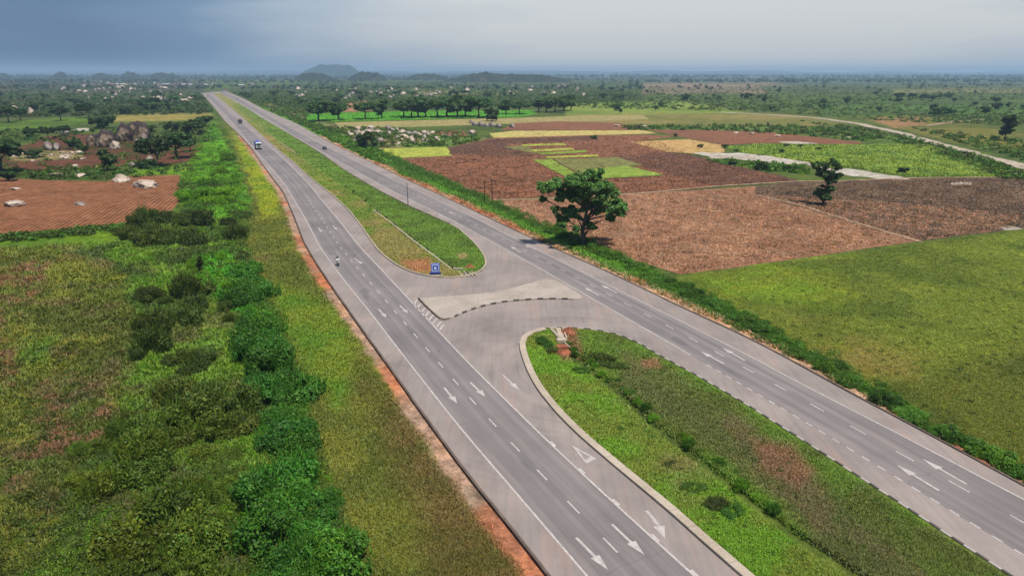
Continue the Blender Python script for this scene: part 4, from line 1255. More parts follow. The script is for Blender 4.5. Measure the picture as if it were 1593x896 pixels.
def scrub(items, rng, per=16, size=0.4):
    """many small leafy clumps in one mesh; items: (x, y, z, r, h, colour)"""
    P = []; N = []; S = []; C = []
    for (x, y, z, r, h, c) in items:
        d = rand_dirs(per, rng); d[:, 2] = np.abs(d[:, 2])
        rr = rng.uniform(0.45, 1.05, per)[:, None]
        P.append(d * rr * np.array((r, r, h)) + np.array((x, y, z)))
        nn = d + rand_dirs(per, rng) * 0.9; nn /= np.linalg.norm(nn, axis=1)[:, None]
        N.append(nn); S.append(np.full(per, r * size)); C.append(np.repeat(np.asarray(c)[None], per, 0))
    P = np.vstack(P); N = np.vstack(N); S = np.concatenate(S); C = np.vstack(C)
    V, Q = leaf_cards(P, N, S, rng, 1.4)
    c = leaf_tint(len(P), rng, 0.3) * np.repeat(C, 4, 0)
    return V, Q, c
def scrub_obj(name, items, label, rng, per=16, size=0.55, cat='scrub'):
    V, Q, c = scrub(items, rng, per, size)
    o = link(name, np_mesh(name, V, Q, M_LEAF, c, quads=True)); tag(o, label, cat, kind='stuff'); return o

rng = np.random.default_rng(31)
# low leafy weeds between the shrubs of the belt
items = []
px, py = pick(BELT, 4200, rng); k = keep_off(px, py)
for a, b in zip(px[k], py[k]):
    w = G(a, b, Z0); g = float(fbm(np.array([w[0]]), np.array([w[1]]), 9, 3, 77)[0])
    c = (G_DARK * .75, G_DARK, G_OLIVE, G_BRIGHT * .75)[int(np.clip((g - 0.3) * 10 + rng.normal(0, .5), 0, 3))]
    s = 1.0 if b > 450 else 1.7
    items.append((w[0], w[1], float(relief(np.array([w[0]]), np.array([w[1]]))[0]), rng.uniform(.3, .75) * s, rng.uniform(.25, .7) * s, c * rng.uniform(.75, 1.25)))
px, py = pick([(-100, 395), (215, 440), (215, 520), (190, 640), (100, 960), (-150, 960)], 2600, rng)
for a, b in zip(px, py):
    w = G(a, b, Z0)
    items.append((w[0], w[1], float(relief(np.array([w[0]]), np.array([w[1]]))[0]), rng.uniform(.2, .7) * (1 if rng.random() < .8 else 1.7), rng.uniform(.2, .6), (G_OLIVE if rng.random() < .45 else G_DARK) * rng.uniform(.5, 1.15)))
em = []
for poly, n in (([(372, 395), (402, 420), (428, 490), (455, 565), (488, 655), (490, 730), (420, 705), (392, 610), (372, 520), (362, 440)], 260), ([(400, 740), (485, 735), (535, 800), (570, 900), (570, 980), (400, 980), (400, 820)], 130)):
    px, py = pick(poly, n, rng)
    for a, b in zip(px, py):
        w = G(a, b, Z0)
        em.append((w[0], w[1], float(relief(np.array([w[0]]), np.array([w[1]]))[0]), rng.uniform(.6, 1.2), rng.uniform(.6, 1.5), (G_EMER, G_EMER * 1.15, G_HEDGE)[int(rng.integers(3))] * rng.uniform(.75, 1.25)))
scrub_obj('undergrowth', em, 'leafy emerald growth filling the road side of the left thicket', rng, 150, 0.115, 'undergrowth')
scrub_obj('undergrowth', items, 'low mixed weeds and scrub covering the ground of the left thicket', rng, 60, 0.2, 'undergrowth')
items = []
px, py = pick(MEADOW, 420, rng)
for a, b in zip(px, py):
    w = G(a, b, Z0); items.append((w[0], w[1], Z0, rng.uniform(.2, .5), rng.uniform(.12, .35), (G_OLIVE if rng.random() < .7 else G_DARK) * rng.uniform(.7, 1.2)))
px, py = pick(RVERGE, 2200, rng); k = keep_off(px, py)
for a, b in zip(px[k], py[k]):
    w = G(a, b, Z0); items.append((w[0], w[1], Z0, rng.uniform(.3, .7), rng.uniform(.2, .5), G_HEDGE * rng.uniform(.7, 1.4)))
scrub_obj('undergrowth', items, 'low weeds in the right meadow and at the foot of the hedge', rng, 26, 0.34, 'undergrowth')


# dry stalks and clods standing on the worked fields (stuff)
rng = np.random.default_rng(41)
def const_col(c1, c2, sd):
    def f(x, y):
        t = sstep(.4, .6, fbm(x, y, 5, 4, sd))[:, None]
        return C3(*c1) * (1 - t) + C3(*c2) * t
    return f
flat = lambda x, y: np.full(x.shape, Z0 + .08)
parts = []
for poly, n, c1, c2, h0, h1, w in (
    ([(775, 314), (1000, 302), (1175, 291), (1175, 303), (1425, 375), (1062, 426), (971, 398), (857, 354)], 4500, (206, 160, 126), (160, 120, 90), .08, .25, .24),
    ([(1180, 292), (1300, 284), (1593, 276), (1593, 352), (1430, 374), (1180, 304)], 6000, (144, 116, 94), (108, 88, 70), .08, .25, .24),
    ([(625, 249), (703, 243), (761, 217), (1000, 212), (1089, 246), (1235, 281), (1000, 299), (770, 310)], 5500, (164, 112, 80), (122, 84, 60), .08, .22, .3)):
    px, py = pick(poly, n, rng)
    parts.append(tufts(px, py, h0, h1, w, rng, const_col(c1, c2, n), flat, blades=4, gain=1.1))
grass_obj('crop_stubble', parts, 'dry stalks and clods over the worked brown fields', 'stubble')
parts = []
for poly, n, c1, c2 in (([(1128, 229), (1180, 225), (1330, 226), (1440, 226), (1503, 251), (1550, 275), (1421, 275), (1307, 258), (1160, 239)], 7000, (160, 184, 70), (124, 154, 56)),
                        ([(474, 178), (560, 175.5), (700, 172.5), (830, 172), (815, 182), (700, 185), (600, 188), (480, 189.5)], 2500, (120, 200, 50), (100, 176, 50))):
    px, py = pick(poly, n, rng)
    parts.append(tufts(px, py, .15, .5, .35, rng, const_col(c1, c2, n), flat, blades=4, gain=1.1))
grass_obj('grass', parts, 'tufts of bright grass over the far pasture and green field')

# mid-distance and far scrub
scrub_obj('hedge', hedge_items, 'green hedge growth along the right edge of the highway', rng, 170, .13, 'hedge')
items = []
MID = [  # polygon, count, radius range, colours
    ([(330, 148), (480, 150), (480, 178), (474, 190), (520, 200), (585, 214), (480, 204), (400, 165)], 900, 1.2, 2.6, (G_HEDGE, G_DARK, G_OLIVE)),
    ([(500, 196), (600, 200), (700, 205), (760, 210), (760, 218), (700, 228), (585, 230), (540, 214)], 360, 1.0, 2.2, (G_HEDGE, G_DARK, G_OLIVE)),
    ([(380, 160), (480, 192), (520, 208), (590, 240), (600, 262), (480, 202), (400, 168)], 500, 1.0, 2.2, (G_HEDGE, G_BRIGHT * .7)),
    ([(350, 141), (900, 130), (1000, 148), (960, 160), (880, 166), (470, 170), (400, 160)], 3600, 1.3, 3.4, (G_DARK, G_HEDGE * .8, G_OLIVE)),
    ([(880, 138), (1200, 131), (2000, 134), (2000, 150), (1300, 160), (1200, 175), (900, 168)], 2500, 1.2, 3.2, (G_DARK, G_HEDGE * .8, G_OLIVE)),
    ([(970, 197), (1100, 195), (1240, 196), (1345, 203), (1372, 216), (1340, 220), (1230, 210), (1100, 203), (970, 203)], 330, 1.2, 2.6, (G_HEDGE, G_DARK)),
    ([(1240, 188), (1320, 196), (1430, 216), (1540, 250), (1640, 285), (1560, 278), (1420, 228), (1330, 206)], 380, 0.9, 2.0, (G_HEDGE, G_DARK, G_OLIVE)),
    ([(1410, 198), (1640, 226), (1700, 280), (1600, 252), (1500, 224)], 300, 1.0, 2.4, (G_HEDGE, G_DARK, G_OLIVE)),
    ([(1240, 160), (1700, 162), (1700, 200), (1400, 190), (1240, 178)], 800, 1.2, 2.6, (G_HEDGE, G_DARK, G_OLIVE)),
    ([(-300, 126), (310, 125), (316, 146), (330, 178), (180, 180), (-300, 190)], 3200, 1.4, 3.8, (G_DARK * .8, G_HEDGE * .6, G_DARK * .7)),
    ([(-300, 196), (60, 203), (200, 196), (330, 188), (340, 215), (300, 228), (150, 215), (60, 224), (-300, 250)], 420, 1.2, 2.6, (G_DARK, G_HEDGE * .7)),
    ([(20, 206), (140, 204), (240, 204), (318, 214), (316, 232), (250, 262), (120, 262), (20, 266), (-40, 240)], 150, .7, 2.0, (G_DARK, G_HEDGE * .8, G_OLIVE)),
    ([(90, 262), (190, 256), (290, 258), (280, 270), (180, 280), (80, 280), (-60, 276), (-60, 268)], 170, 0.9, 1.9, (G_DARK, G_HEDGE * .8)),
    ([(-100, 362), (20, 366), (190, 350), (268, 336), (250, 346), (180, 360), (20, 376), (-100, 380)], 220, 0.7, 1.3, (G_HEDGE, G_DARK)),
    ([(1100, 250), (1150, 250), (1250, 258), (1262, 272), (1200, 268), (1120, 258)], 110, 0.9, 1.9, (G_HEDGE, G_BRIGHT * .6)),
]
for poly, n, r0, r1, cols in MID:
    px, py = pick(poly, n, rng)
    for a, b in zip(px, py):
        w = G(a, b, Z0)
        if not road_clear(np.array([w[0]]), np.array([w[1]]), 3.0)[0] and b > 143: continue
        r = rng.uniform(r0, r1)
        items.append((w[0], w[1], Z0, r, r * rng.uniform(.6, 1.0), cols[int(rng.integers(len(cols)))] * rng.uniform(.7, 1.25)))
mw = []
for k_ in range(420):
    px, py = rng.uniform(810, 1500), rng.uniform(520, 960)
    w = G(px, py, 0)
    if not poly_inside(np.array([w[0]]), np.array([w[1]]), [tuple(p) for p in NEAR_MED])[0] or line_dist(np.array([w[0]]), np.array([w[1]]), [tuple(p) for p in NEAR_MED], True)[0] < 1.2: continue
    mw.append((w[0], w[1], float(MED_H[1](np.array([w[0]]), np.array([w[1]]))[0]), rng.uniform(.12, .45), rng.uniform(.1, .35), (G_DARK, G_OLIVE, G_HEDGE)[int(rng.integers(3))] * rng.uniform(.6, 1.15)))
scrub_obj('undergrowth', mw, 'scattered weeds on the near grassy median', rng, 60, .2, 'undergrowth')
bl = []
px, py = pick([(285, 275), (300, 236), (335, 186), (350, 200), (366, 240), (376, 300), (390, 340), (290, 330), (278, 300)], 750, rng)
for a, b in zip(px, py):
    w = G(a, b, Z0); r = rng.uniform(.6, 1.7)
    g = float(fbm(np.array([w[0]]), np.array([w[1]]), 12, 3, 88)[0])
    bl.append((w[0], w[1], Z0, r, r * rng.uniform(.5, 1.0), (G_DARK, G_HEDGE, G_BRIGHT * .9, G_BRIGHT)[int(np.clip((g - .28) * 9 + rng.normal(0, .5), 0, 3))] * rng.uniform(.75, 1.25)))
scrub_obj('undergrowth', bl, 'bright mixed scrub of the green belt between orange field and highway', rng, 70, .2, 'undergrowth')
scrub_obj('scrub', items, 'bushy savanna scrub scattered over the middle distance', rng, 24, 0.42)

# far woodland that reads as one dark band under the horizon
items = []
def far_band(n, p0, p1, d0, d1, r0, r1):
    for k in range(n):
        px = rng.uniform(p0, p1); d = d0 * (d1 / d0) ** rng.random()
        x = (px - 796.5) / F * d * 1.05
        g = float(fbm(np.array([x * 0.35]), np.array([d]), 420, 3, 5)[0])
        if g < 0.34 + 0.1 * rng.random(): continue
        r = rng.uniform(r0, r1)
        items.append((x, d, Z0, r, r * rng.uniform(.9, 1.5), (G_TREE * .5, G_DARK * .6)[int(rng.integers(2))] * rng.uniform(.7, 1.1)))
far_band(2600, -900, 2500, 1600, 2600, 3, 6)
far_band(7000, -1300, 2900, 2600, 5200, 4, 9)
far_band(6500, -1600, 3200, 5000, 12000, 9, 18)
scrub_obj('forest', items, 'dark woodland band along the horizon', rng, 14, 0.75, 'woodland')

# ------------------------------------------------------------------ trees
def tree_parts(seed, clumps, trunk, limb_r, per, size, trunk_r):
    """trunk = list of points; clumps = (x, y, z, r); limbs run from the trunk to each clump"""
    rng = np.random.default_rng(seed); rr = random.Random(seed)
    mb = MB(); n = len(trunk)
    mb.tube(trunk, [trunk_r * (1.35 if i == 0 else 1.0 - 0.55 * i / (n - 1)) for i in range(n)], 9)
    for (x, y, z, r) in clumps:
        tgt = Vector((x, y, z))
        zt = [p[2] for p in trunk]
        cands = [Vector(p) for p in trunk if p[2] < z - 0.15 * zt[-1]] or [Vector(trunk[1])]
        b = min(cands[1:] or cands, key=lambda p: (p - tgt).length + 0.6 * abs(p.z - z * 0.6))
        m = b.lerp(tgt, 0.5) + Vector((rr.uniform(-.3, .3) * r, rr.uniform(-.3, .3) * r, rr.uniform(0, .35) * r))
        mb.tube([b, b.lerp(m, .5) + Vector((0, 0, .1 * r)), m, tgt], [limb_r * 1.1, limb_r * .85, limb_r * .6, limb_r * .25], 6)
        for q in range(3):
            e = tgt + Vector((rr.uniform(-1, 1), rr.uniform(-1, 1), rr.uniform(-.6, .8))) * r * .8
            mb.tube([m.lerp(tgt, .6), e], [limb_r * .3, limb_r * .08], 4)
    cl = []
    for (x, y, z, r) in clumps:
        for q in range(9):
            d = rand_dirs(1, rng)[0] * r * rng.uniform(.35, 1.0)
            k = r * rng.uniform(.22, .52)
            cl.append((x + d[0], y + d[1], z + d[2] * .75, k * rng.uniform(.8, 1.4), k * rng.uniform(.8, 1.4), k * .7))
    V, Q, c = cloud(cl, per * .5, size, rng, 0.2, 0.4)
    return mb.mesh('trunk', M_BARK, True), np_mesh('crown', V, Q, M_LEAF, c, quads=True)
def generic(seed, kind):
    """unit tree, height 1, base at 0"""
    rng = np.random.default_rng(seed); rr = random.Random(seed)
    cl = []
    if kind == 'spread':      # flat savanna crown
        for i in range(13):
            a = rr.uniform(0, 6.28); q = math.sqrt(rr.random()) * .40
            cl.append((q * math.cos(a), q * math.sin(a), .66 + .20 * rr.random() - q * .35, rr.uniform(.14, .22)))
        tr = [(0, 0, 0), (.015, .01, .16), (-.01, .02, .34), (.02, 0, .55)]; per, sz, R = 85, .060, .032
    elif kind == 'round':
        for i in range(13):
            d = rand_dirs(1, rng)[0]; q = rr.random() ** .5
            cl.append((d[0] * q * .30, d[1] * q * .30, .60 + d[2] * q * .26, rr.uniform(.15, .22)))
        tr = [(0, 0, 0), (.01, .01, .15), (-.01, .0, .35), (.02, .01, .6)]; per, sz, R = 85, .056, .028
    elif kind == 'slim':
        for i in range(11):
            z = .32 + .6 * i / 10; a = rr.uniform(0, 6.28); q = .11 * (1 - abs(z - .65))
            cl.append((q * math.cos(a), q * math.sin(a), z, rr.uniform(.11, .17)))
        tr = [(0, 0, 0), (.01, 0, .2), (0, .01, .5), (.01, .01, .8)]; per, sz, R = 80, .048, .02
    else:                      # low, bushy to the ground
        for i in range(13):
            a = rr.uniform(0, 6.28); q = math.sqrt(rr.random()) * .5
            cl.append((q * math.cos(a), q * math.sin(a), .2 + (.62 - q * .5) * rr.random() ** .7, rr.uniform(.16, .24)))
        tr = [(0, 0, 0), (.01, .01, .1), (0, .0, .25), (.02, 0, .45)]; per, sz, R = 85, .080, .04
    return tree_parts(seed, cl, tr, R * .5, per, sz, R)
TREES = {k: [generic(500 + 17 * i + j, k) for j in range(3)] for i, k in enumerate(('spread', 'round', 'slim', 'bushy'))}
def put_tree(px, py, ty, kind, label, group=None, colr=None, wide=1.0, rng=rng, name='tree', z=Z0):
    w = G(px, py, z); hgt = top_height(px, py, ty, z)
    return put_tree_xy(w[0], w[1], hgt, kind, label, group, colr, wide, rng, name, z)
def put_tree_xy(x, y, hgt, kind, label, group, colr, wide, rng, name='tree', z=Z0):
    t = empty(name, (x, y, z), rng.uniform(0, 6.28))
    tm, cm = TREES[kind][int(rng.integers(3))]
    a = link('trunk', tm, t); b = link('crown', cm, t)
    t.scale = (hgt * wide, hgt * wide, hgt)
    b.color = jit(colr if colr is not None else G_TREE, rng, .18)
    tag(t, label, 'tree', group); return t

# the big tree at the hedge: crown masses read off the photograph, spread in depth
def hero(name, base_px, clumps_px, zoom, base_z, label, seed, trunk, limb, tr, per, size, colr, spread_y, backs=0):
    w = G(*base_px, Z0); k = px_per_m(*base_px); rr = random.Random(seed)
    cl = []
    xs = [(c[0] - base_z[0]) / zoom / k for c in clumps_px]
    W = max(abs(v) for v in xs)
    for (cx, cz, r) in clumps_px:
        x = (cx - base_z[0]) / zoom / k; z = (base_z[1] - cz) / zoom / k * 1.02; R = 1.28 * r / zoom / k
        lim = math.sqrt(max(0, W * W - x * x)) * spread_y
        y = rr.uniform(-lim, lim)
        cl.append((x, y, z - y * 0.24, R))       # the camera looks down, so nearer masses stand lower in the picture
    for i in range(backs):
        c = rr.choice(cl); cl.append((c[0] + rr.uniform(-1, 1), -c[1] + rr.uniform(-1, 1), c[2] + c[1] * .3 + rr.uniform(-.5, .5), c[3] * .8))
    t = empty(name, (w[0], w[1], Z0))
    a, b = tree_parts(seed, cl, trunk, limb, per, size, tr)
    link('trunk', a, t); c = link('crown', b, t); c.color = (*[float(v) for v in colr], 1)
    tag(t, label, 'tree'); return t
hero('tree', (906, 383), [(200, 220, 85), (320, 180, 80), (420, 190, 100), (560, 140, 85), (650, 115, 75), (640, 250, 110), (760, 330, 105), (860, 390, 85), (790, 520, 45), (480, 300, 100), (320, 300, 60), (250, 430, 42), (330, 520, 62), (430, 480, 70), (580, 400, 85), (690, 420, 75), (130, 335, 26), (600, 610, 34), (440, 620, 34), (890, 460, 55), (740, 240, 75), (300, 590, 30), (520, 210, 90)],
     6.4, (530, 800), 'big spreading dark tree standing in the hedge beside the right carriageway', 901,
     [(0, 0, 0), (0.1, 0.1, 1.6), (-0.05, 0.2, 3.4), (0.3, 0.0, 5.5), (0.7, -0.2, 8.0), (1.0, 0.1, 10.5)], 0.22, 0.55, 230, 0.38, G_TREE * 2.0, 0.6, 20)
hero('tree', (1279, 319), [(225, 250, 50), (300, 290, 75), (410, 225, 62), (440, 290, 60), (330, 370, 70), (430, 420, 75), (510, 400, 45), (390, 490, 50), (395, 570, 60), (450, 590, 45), (340, 640, 85), (300, 640, 55), (365, 700, 55), (350, 450, 55)],
     8.96, (345, 805), 'lone dark slender tree standing in the dark brown field', 902,
     [(0, 0, 0), (0.1, 0, 1.5), (0.5, 0.1, 4), (0.9, 0, 6.5), (1.1, 0.1, 9.5)], 0.10, 0.26, 210, 0.32, G_TREE * 1.1, 0.8, 7)
rng = np.random.default_rng(77)
put_tree(1563, 219, 180, 'slim', 'lone tall tree beyond the dirt track at the far right', colr=G_TREE * .8, wide=1.3)
ROW = [(496, 189, 151, 'round'), (527, 187, 156, 'round'), (569, 186, 157, 'spread'), (594, 185, 155, 'slim'), (640, 184, 151, 'spread'), (651, 183, 150, 'round'), (662, 183, 152, 'round'), (680, 183, 149, 'spread'), (695, 182, 148, 'spread'), (711, 183, 147, 'round'), (744, 183, 148, 'spread'), (787, 178, 154, 'round'), (808, 178, 155, 'spread'), (838, 175, 150, 'round'), (850, 175, 149, 'round'), (863, 175, 149, 'spread'), (877, 173, 148, 'round'), (888, 172, 148, 'slim'), (628, 182, 153, 'round'), (724, 181, 152, 'round')]
for a, b, c, k in ROW:
    put_tree(a, b, c, k, 'grey-green tree in the row behind the vivid green field', 'trees in the row across the green field', G_TREE * 1.25, 1.55)
put_tree(765, 189, 163, 'bushy', 'round dark green tree in front of the row, over a heap of rocks', colr=G_TREE * .9, wide=.8)
put_tree(572, 231, 199, 'bushy', 'broad dark bushy tree beside the highway hedge amid pale rocks', colr=G_TREE * .85, wide=.95)
for a, b, c, k, lb in [(14, 191, 163, 'spread', 'leftmost flat-crowned tree on the green strip'), (32, 188, 166, 'spread', 'second flat-crowned tree from the left on the green strip'), (95, 188, 164, 'spread', 'small flat-crowned tree alone on the green strip'), (138, 184, 158, 'spread', 'widest dark tree at the end of the green strip'),
                       (161, 200, 174, 'bushy', 'dense dark tree above the two big boulders'), (75, 217, 195, 'spread', 'spreading tree left of the white bare patch'), (100, 213, 192, 'spread', 'spreading tree leaning over the white bare patch'), (4, 268, 212, 'spread', 'large dark tree cut by the left picture edge'),
                       (246, 260, 211, 'spread', 'big dark spreading tree right of the boulders'), (276, 247, 203, 'spread', 'broad tree behind the big one, nearest the green belt'), (168, 266, 231, 'round', 'small rounded tree in the red plot'), (239, 170, 150, 'spread', 'dark tree beyond the tan strip on the left'), (263, 173, 157, 'slim', 'thin tree beyond the tan strip on the left'),
                       (195, 178, 164, 'bushy', 'low bushy tree by the tan strip'), (300, 210, 184, 'bushy', 'dark bushy tree under the highway bend'), (268, 205, 186, 'bushy', 'dark bushy tree at the edge of the tan strip'), (55, 176, 158, 'round', 'small round tree behind the green strip')]:
    put_tree(a, b, c, k, lb, colr=G_TREE * .8, wide=1.2)
for a, b, c, k, lb in [(1395, 158, 143, 'spread', 'flat dark tree, first of the far right cluster'), (1419, 156, 144, 'spread', 'second flat dark tree of the far right cluster'), (1438, 155, 145, 'bushy', 'low dark tree of the far right cluster'), (1399, 159, 151, 'bushy', 'tiny round tree below the far right cluster'), (1484, 160, 151, 'round', 'small round tree beyond the dirt track'), (1516, 166, 157, 'round', 'small tree near the pale side track'), (1368, 174, 165, 'bushy', 'small bushy tree beyond the curve of the dirt track'), (1453, 172, 161, 'bushy', 'bushy tree between dirt track and side track'), (1452, 180, 171, 'bushy', 'lower bushy tree by the side track'), (1568, 168, 159, 'round', 'little tree at the far right edge'),
                       (991, 134, 126, 'round', 'lone tree on the brownish plain under the horizon'), (952, 141, 134, 'bushy', 'small dark tree in the far scrub'), (967, 143, 137, 'bushy', 'another small dark tree in the far scrub'), (936, 140, 135, 'bushy', 'tiny bushy tree on the far scrub ridge'), (1006, 146, 139, 'round', 'small tree right of the far scrub ridge'), (1018, 146, 140, 'slim', 'thin small tree right of the far scrub ridge'), (1066, 152, 144, 'bushy', 'small dark tree at the end of the far scrub'), (923, 217, 209, 'bushy', 'tiny tree at the straw strip'), (1051, 213, 207, 'bushy', 'tiny dark tree at the ochre plot'),
                       (1089, 230, 223, 'bushy', 'low tree on the ochre plot'), (1127, 231, 223, 'bushy', 'low dark tree at the corner of the bright pasture'), (1145, 236, 231, 'bushy', 'first shrub-like tree of three in the pasture'), (1216, 239, 231, 'bushy', 'dark round tree alone in the pasture'), (1223, 229, 223, 'bushy', 'dark tree at the back of the pasture'), (1245, 229, 224, 'bushy', 'wide low tree at the back of the pasture'), (1274, 234, 228, 'bushy', 'small tree at the middle back of the pasture'), (1405, 270, 258, 'bushy', 'low spreading tree in the right part of the pasture'),
                       (1186, 265, 250, 'bushy', 'dense low tree in the scrub below the sand'), (1140, 258, 249, 'bushy', 'low tree left in the scrub below the sand'), (1225, 266, 255, 'bushy', 'low tree right in the scrub below the sand')]:
    put_tree(a, b, c, k, lb, colr=G_TREE * .8, wide=1.25)
put_tree(313, 424, 399, 'slim', 'dark sapling standing in the light gap of the thicket', colr=G_DARK * .7, wide=.9, z=float(relief(*[np.array([q]) for q in G(313, 424, Z0)[:2]])[0]) - .1)
# loose trees of the savanna beyond
for a, b, c, k, lb in [(46, 214, 196, 'bushy', 'bushy tree at the left of the brown plot'), (118, 232, 212, 'bushy', 'bushy tree left of the front boulder pile'), (132, 240, 224, 'round', 'small tree before the front boulder pile'), (232, 214, 194, 'spread', 'spreading tree right of the tall boulder pile'), (252, 226, 206, 'bushy', 'bushy tree in front of the dense trees'), (296, 236, 214, 'spread', 'dark tree where the red plot meets the green belt'), (228, 262, 244, 'bushy', 'low bushy tree at the foot of the big dark tree'), (12, 282, 262, 'bushy', 'low dark bush tree at the left end of the orange field'), (52, 246, 230, 'bushy', 'low tree beside the stony patch'), (318, 196, 176, 'bushy', 'bushy tree under the left carriageway before the bend')]:
    put_tree(a, b, c, k, lb, colr=G_TREE * rng.uniform(.7, 1.0), wide=1.25)
n = 0
for poly, cnt, k1, lb in [([(-60, 132), (310, 130), (314, 146), (300, 172), (-60, 172)], 46, ('spread', 'bushy', 'round'), 'dark tree in the wooded scrub left of the highway'),
                      ([(350, 146), (900, 138), (900, 160), (700, 150), (470, 168), (420, 165)], 60, ('bushy', 'round', 'spread'), 'dark tree in the scrub beyond the green field'),
                      ([(900, 145), (1380, 142), (1640, 150), (1640, 190), (1400, 182), (1200, 172), (920, 178)], 36, ('bushy', 'round'), 'small tree scattered in the scrub plain on the right')]:
    for a, b in sample_poly(poly, cnt, rng):
        w = G(a, b, Z0)
        if not road_clear(np.array([w[0]]), np.array([w[1]]), 8)[0]: continue
        put_tree_xy(w[0], w[1], rng.uniform(3.5, 11), k1[int(rng.integers(len(k1)))], lb, 'savanna trees of the middle distance', G_TREE * rng.uniform(.8, 1.7), rng.uniform(1.0, 1.6), rng)

# ------------------------------------------------------------------ hills
M_HILL = mat_hill()
HILL_GROWTH = []
def hill(name, prof, dist, depth, label, seed, cat='hill', rough=0.25, lowk=1.0):
    """a hill whose skyline follows prof [(px, top row)], standing at the given distance"""
    prof = sorted(prof)
    pxs = np.array([p[0] for p in prof], float); tops = np.array([p[1] for p in prof], float)
    n = 140; m = 34
    gx = np.linspace(pxs[0], pxs[-1], n)
    hh = np.interp(gx, pxs, tops)
    if depth < 300: hh = YH + 8 - (YH + 8 - hh) * (0.42 + 0.36 * fbm(gx, gx * 0, 9, 3, seed) + 0.34 * fbm(gx, gx * 0, 2.6, 3, seed + 7)) 
    X = np.zeros((m, n)); Y = np.zeros((m, n)); Z = np.zeros((m, n))
    for j in range(m):
        t = -1 + 2 * j / (m - 1)
        y = dist + t * depth
        x = (gx - 796.5) / F * y * CP
        zt = H + (YH - hh) / F * dist * CP * CP
        e = math.cos(t * math.pi / 2) ** 0.8
        k = 1 - rough + rough * 2 * fbm(x, np.full(n, y), depth * .35, 5, seed) if abs(t) > 0.08 else 1.0
        X[j] = x; Y[j] = y; Z[j] = Z0 - 3 + np.maximum(zt - Z0 + 3, 2.0) * e * k * lowk
    Z[0] = Z[-1] = Z0 - 6; Z[:, 0] = Z0 - 6; Z[:, -1] = Z0 - 6
    V = np.stack([X.ravel(), Y.ravel(), Z.ravel()], 1)
    q = [(j * n + i, j * n + i + 1, (j + 1) * n + i + 1, (j + 1) * n + i) for j in range(m - 1) for i in range(n - 1)]
    if depth < 300:
        rg = np.random.default_rng(seed); top = V[:, 2].max()
        V[:, 2] += np.where(V[:, 2] > 3, rg.normal(0, .035 * top, len(V)), 0)
        for i_ in rg.integers(0, len(V), 260):
            if V[i_, 2] > 1: HILL_GROWTH.append((V[i_, 0], V[i_, 1], V[i_, 2] - 1, rg.uniform(2, 5), rg.uniform(2, 4.5), G_DARK * rg.uniform(.3, .8)))
    o = link(name, np_mesh(name, V, np.array(q), M_HILL, quads=True, smooth=True)); tag(o, label, cat, kind='structure'); return o
hill('hill', [(462, 118), (470, 113.5), (477, 110), (491, 105), (499, 101.5), (509, 102.5), (518, 101.5), (527, 100.3), (535, 102.3), (544, 101.2), (551, 105.5), (559, 112), (563, 118)], 7500, 500, 'broad blue flat-topped hill on the horizon', 3, rough=.12)
hill('hill', [(458, 121), (468, 115.5), (476, 113.2), (488, 111.8), (496, 114), (506, 117), (516, 121)], 3300, 110, 'dark rocky hill in front of the left foot of the big blue hill', 5)
hill('hill', [(543, 121), (553, 114), (562, 112), (570, 110.8), (580, 112.5), (590, 116), (600, 121)], 3300, 110, 'dark rocky hill at the right foot of the big blue hill', 6)
hill('hill', [(630, 121), (650, 115.5), (662, 113.5), (676, 115), (695, 121)], 3600, 110, 'small dark hill right of the rocky hills', 7)
hill('hill', [(690, 126), (720, 119), (742, 113.5), (756, 110.4), (770, 113), (800, 115.5), (836, 117.5), (862, 121), (890, 126)], 2900, 160, 'long dark wooded hill in the centre under the horizon', 8)
hill('hill', [(75, 121), (84, 116), (91, 112.5), (95, 109.8), (100, 112), (106, 119)], 4200, 70, 'small pointed rock hill far on the left', 9)
hill('hill', [(140, 121), (148, 114.5), (155, 112.2), (165, 114.5), (176, 121)], 4200, 100, 'low rounded hill, second from the left', 10)
hill('hill', [(186, 121), (192, 114.5), (199, 111.6), (208, 113.5), (220, 121)], 4200, 100, 'low hill left of the knobbly one on the left horizon', 11)
hill('hill', [(232, 121), (238, 113), (246, 110.8), (255, 112.6), (268, 114), (276, 121)], 4200, 100, 'knobbly low hill on the left horizon', 12)
hill('hill', [(-70, 121), (-30, 113), (-5, 111.5), (10, 113.5), (18, 121)], 4200, 150, 'dark hill cut by the left picture edge', 13)
pr = [(float(a), 111.6 + 1.6 * (vnoise(np.array([a / 60.0]), np.array([3.0]), 4)[0] - .5) * 2) for a in range(-900, 2500, 20)]
hill('hills', pr, 14500, 900, 'pale blue line of far hills along the whole horizon', 14, 'hills', rough=.05)

scrub_obj('scrub', HILL_GROWTH, 'dark scrub growing over the low rocky hills', np.random.default_rng(8), 16, 0.5)
# ------------------------------------------------------------------ rocks
def rock_mesh(name, seed, mat, flat=1.0):
    bm = bmesh.new(); bmesh.ops.create_icosphere(bm, subdivisions=4 if mat.name != 'grey_granite' else 3, radius=1.0)
    rr = np.random.default_rng(seed)
    pl = [(rand_dirs(1, rr)[0], rr.uniform(.62, .9)) for _ in range(9)]
    from mathutils import noise as mn
    for v in bm.verts:
        p = np.array(v.co)
        for d, k in pl:                     # split faces of weathered granite
            s = p @ d
            if s > k: p = p - d * (s - k) * .85
        q = Vector(p)
        q *= 1 + .16 * mn.noise(q * 1.7 + Vector((seed, 0, 0))) + .09 * mn.noise(q * 4 + Vector((0, seed, 0))) + .04 * mn.noise(q * 9)
        q.z *= flat
        v.co = q
    me = bpy.data.meshes.new(name); bm.to_mesh(me); bm.free()
    me.materials.append(mat)
    return me
M_RDARK = mat_rock('dark_granite', (48, 42, 44), (170, 148, 122), (80, 68, 66))
